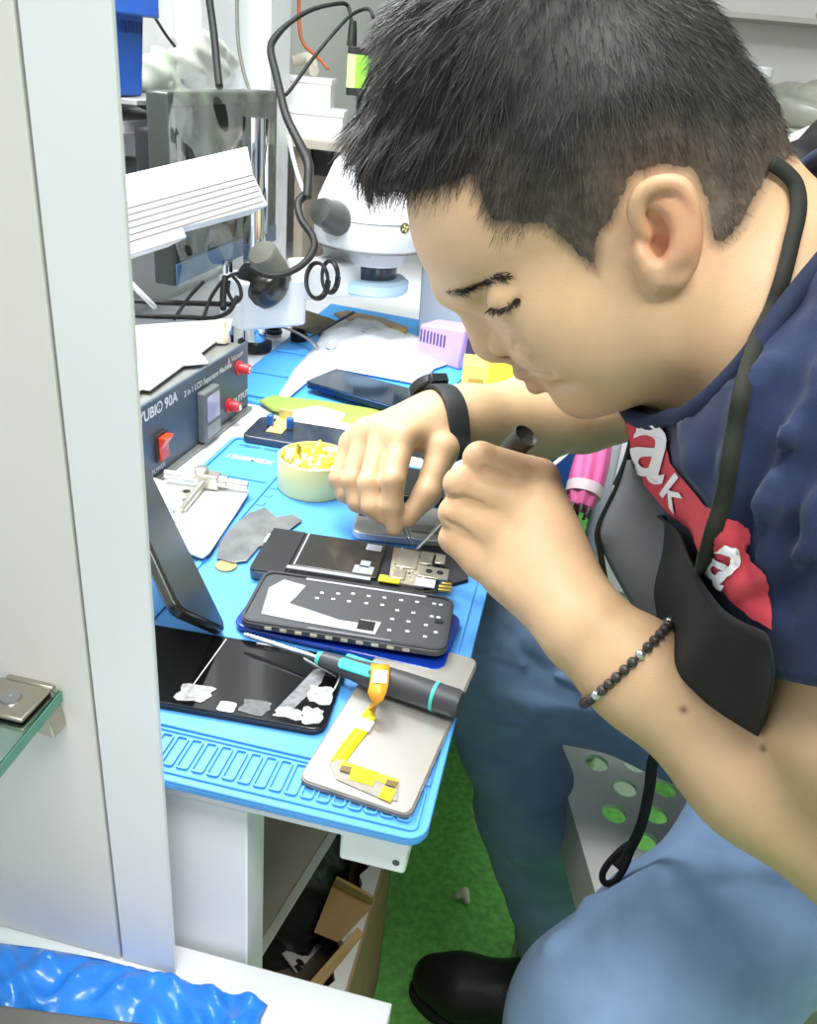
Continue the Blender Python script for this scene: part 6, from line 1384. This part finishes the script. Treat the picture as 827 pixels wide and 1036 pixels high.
# far side of the desk: blue bin, umbrella, white cabinet, cable
p_ = onx(548,470,-.0); bb = at(570,480,1.45)
BB2 = thing('waste_bin','tall blue plastic bin on the turf beyond the desk','bin',(bb[0],bb[1]+.1,0))
m_ = MB(); zt2 = at(570,440,1.45)[2]; m_.lathe((bb[0]-.05,bb[1]+.1,0),(0,0,1),[(0,0),(.085,0),(.10,zt2-.01),(.105,zt2),(.098,zt2),(.090,zt2-.02),(.08,.02),(0,.02)],36); obj('bin_body',m_,mat('bin_blue_b','2C6BC9',rough=.4),BB2,angle=35)
m_ = MB(); m_.lathe((bb[0]-.05,bb[1]+.1,zt2-.012),(0,0,1),[(.101,0),(.110,.001),(.110,.012),(.101,.013),(.101,0)],36); obj('bin_rim',m_,mat('bin_blue_b','2C6BC9'),BB2)
ut,ub = at(612,412,1.17),at(586,517,1.12); ax = nrm(ub-ut); Lu = np.linalg.norm(ub-ut)
um = thing('umbrella','folded pink umbrella with a grey strap leaning by the blue bin','umbrella',ub)
UPK = mat('umbrella_pink','BE5288',rough=.6,var=.12,scale=40)
m_ = MB(); n = 30; prof_ = [(.012,-.10),(.016,0),(.021,Lu*.35),(.023,Lu*.6),(.022,Lu*.80),(.018,Lu*.92),(.016,Lu*.97)]; seg = 36
N = nrm(np.cross(ax,(0,1.0,0))); B_ = np.cross(ax,N); pr = smooth_path([(r,h,0) for r,h in prof_],5)
V = [ut+ax*h+(N*math.cos(2*math.pi*k/seg)+B_*math.sin(2*math.pi*k/seg))*r*(1+.10*math.sin(2*math.pi*k/seg*7+h*18)) for r,h,_ in pr for k in range(seg)]
m_.add(V,[(i*seg+k,i*seg+(k+1)%seg,(i+1)*seg+(k+1)%seg,(i+1)*seg+k) for i in range(len(pr)-1) for k in range(seg)]+[tuple(range(seg-1,-1,-1)),tuple(range((len(pr)-1)*seg,len(pr)*seg))]); obj('canopy',m_,UPK,um,angle=180)
m_ = MB(); m_.lathe(ut+ax*Lu*.76,ax,[(.0225,0),(.0250,.001),(.0240,.016),(.0215,.017)],28); obj('strap',m_,mat('strap_grey','B9A9B0',rough=.6),um)
m_ = MB()
for k in range(8):
    a_ = 2*math.pi*k/8; dv = N*math.cos(a_)+B_*math.sin(a_); m_.tube([ut+ax*Lu*.9+dv*.014,ut+ax*(Lu*.99)+dv*.015,ut+ax*(Lu*1.04)+dv*.013],.0022,seg=6)
obj('rib_tips',m_,mat('rib_dark','3A3234',rough=.5),um)
m_ = MB(); m_.tube([ut-ax*.08,ut-ax*.22,ut-ax*.26+N*.02],.008,seg=10); obj('handle',m_,BLK,um)
ca = at(598,585,1.30); 
xw = ca[0]; yw = ca[1]
wcab = thing('white_cabinet','white cabinet with a pale grey side behind the man','cabinet',(xw+.2,yw+.2,0))
tpz = at(628,400,1.30); 
m_ = MB(); m_.box((xw+.004,yw+.0,0.0),(xw+.17,yw+.40,tpz[2]+.06)); obj('carcass',m_,mat('cab_white','EEF0F2',rough=.45,var=.02),wcab,bevel=.002)
m_ = MB(); m_.box((xw+.0,yw-.016,.03),(xw+.17,yw-.0,tpz[2]+.06)); obj('door',m_,WHITE,wcab,bevel=.002)
m_ = MB(); m_.box((xw+.0,yw-.02,.44),(xw+.17,yw-.015,.446)); obj('door_groove',m_,mat('groove_grey','8E9092'),wcab)
m_ = MB(); m_.tube([at(612,398,1.24),at(605,412,1.24),at(590,440,1.22),at(570,462,1.2),at(552,474,1.18),at(543,466,1.17),at(540,455,1.17)],.0028,seg=8); tag(obj('white_cable',m_,WPL),'white cable looping beyond the far elbow','cable')
# ------------------------------------------------------------------ repeats share a group phrase
for base,grp in (('desk_cable','cables under the monitor'),('white_box','white boxes on the taupe shelf'),('cable_loop','cable loops under the microscope'),('lens_cap','black rings by the chrome post'),
                 ('clear_bag','clear bags behind the monitor'),('camera_cable','cables of the green camera'),('wall_cable','cables hanging by the column'),('bin_cable','cables near the blue bin'),('repair_mat','blue mats on the desk'),('phone','dark phones on the desk')):
    os_ = [o for o in bpy.data.objects if o.parent is None and o.name.split('.')[0] == base and 'category' in o]
    if len(os_) > 1:
        for o in os_: o['group'] = grp
# ------------------------------------------------------------------ camera, light, view
cam = bpy.data.cameras.new('camera'); co_ = bpy.data.objects.new('camera',cam); COL.objects.link(co_); S.camera = co_
cam.sensor_fit = 'VERTICAL'; cam.sensor_height = 24; cam.lens = 24*FPX/IH; cam.clip_start = .01
M = Matrix(((RT[0],UP[0],-FW[0],CAM[0]),(RT[1],UP[1],-FW[1],CAM[1]),(RT[2],UP[2],-FW[2],CAM[2]),(0,0,0,1))); co_.matrix_world = M
def area(name,loc,target,sx,sy,power,col=(1,1,1)):
    l = bpy.data.lights.new(name,'AREA'); l.shape = 'RECTANGLE'; l.size = sx; l.size_y = sy; l.energy = power; l.color = col
    o = bpy.data.objects.new(name,l); COL.objects.link(o); o.location = loc
    o.rotation_euler = (Vector(target)-Vector(loc)).to_track_quat('-Z','Y').to_euler(); return o
area('ceiling_tube_light',(-.25,.75,2.45),(-.25,.76,0),.4,1.3,26,(1,.99,.97))
area('ceiling_tube_light',(.35,-.35,2.5),(.35,-.34,0),1.2,.4,34,(1,.98,.95))
area('desk_lamp_light',(-.50,.82,1.50),(-.12,.66,.85),.16,.5,11,(.95,.98,1))
w = bpy.data.worlds.new('room_light'); S.world = w; w.use_nodes = True
w.node_tree.nodes['Background'].inputs[0].default_value = (.93,.96,1,1); w.node_tree.nodes['Background'].inputs[1].default_value = .48
S.view_settings.view_transform = 'Standard'; S.view_settings.look = 'None'; S.view_settings.gamma = 1; S.view_settings.use_curve_mapping = False
S.view_settings.exposure = 0.3
S.cycles.max_bounces = 6; S.cycles.use_denoising = True
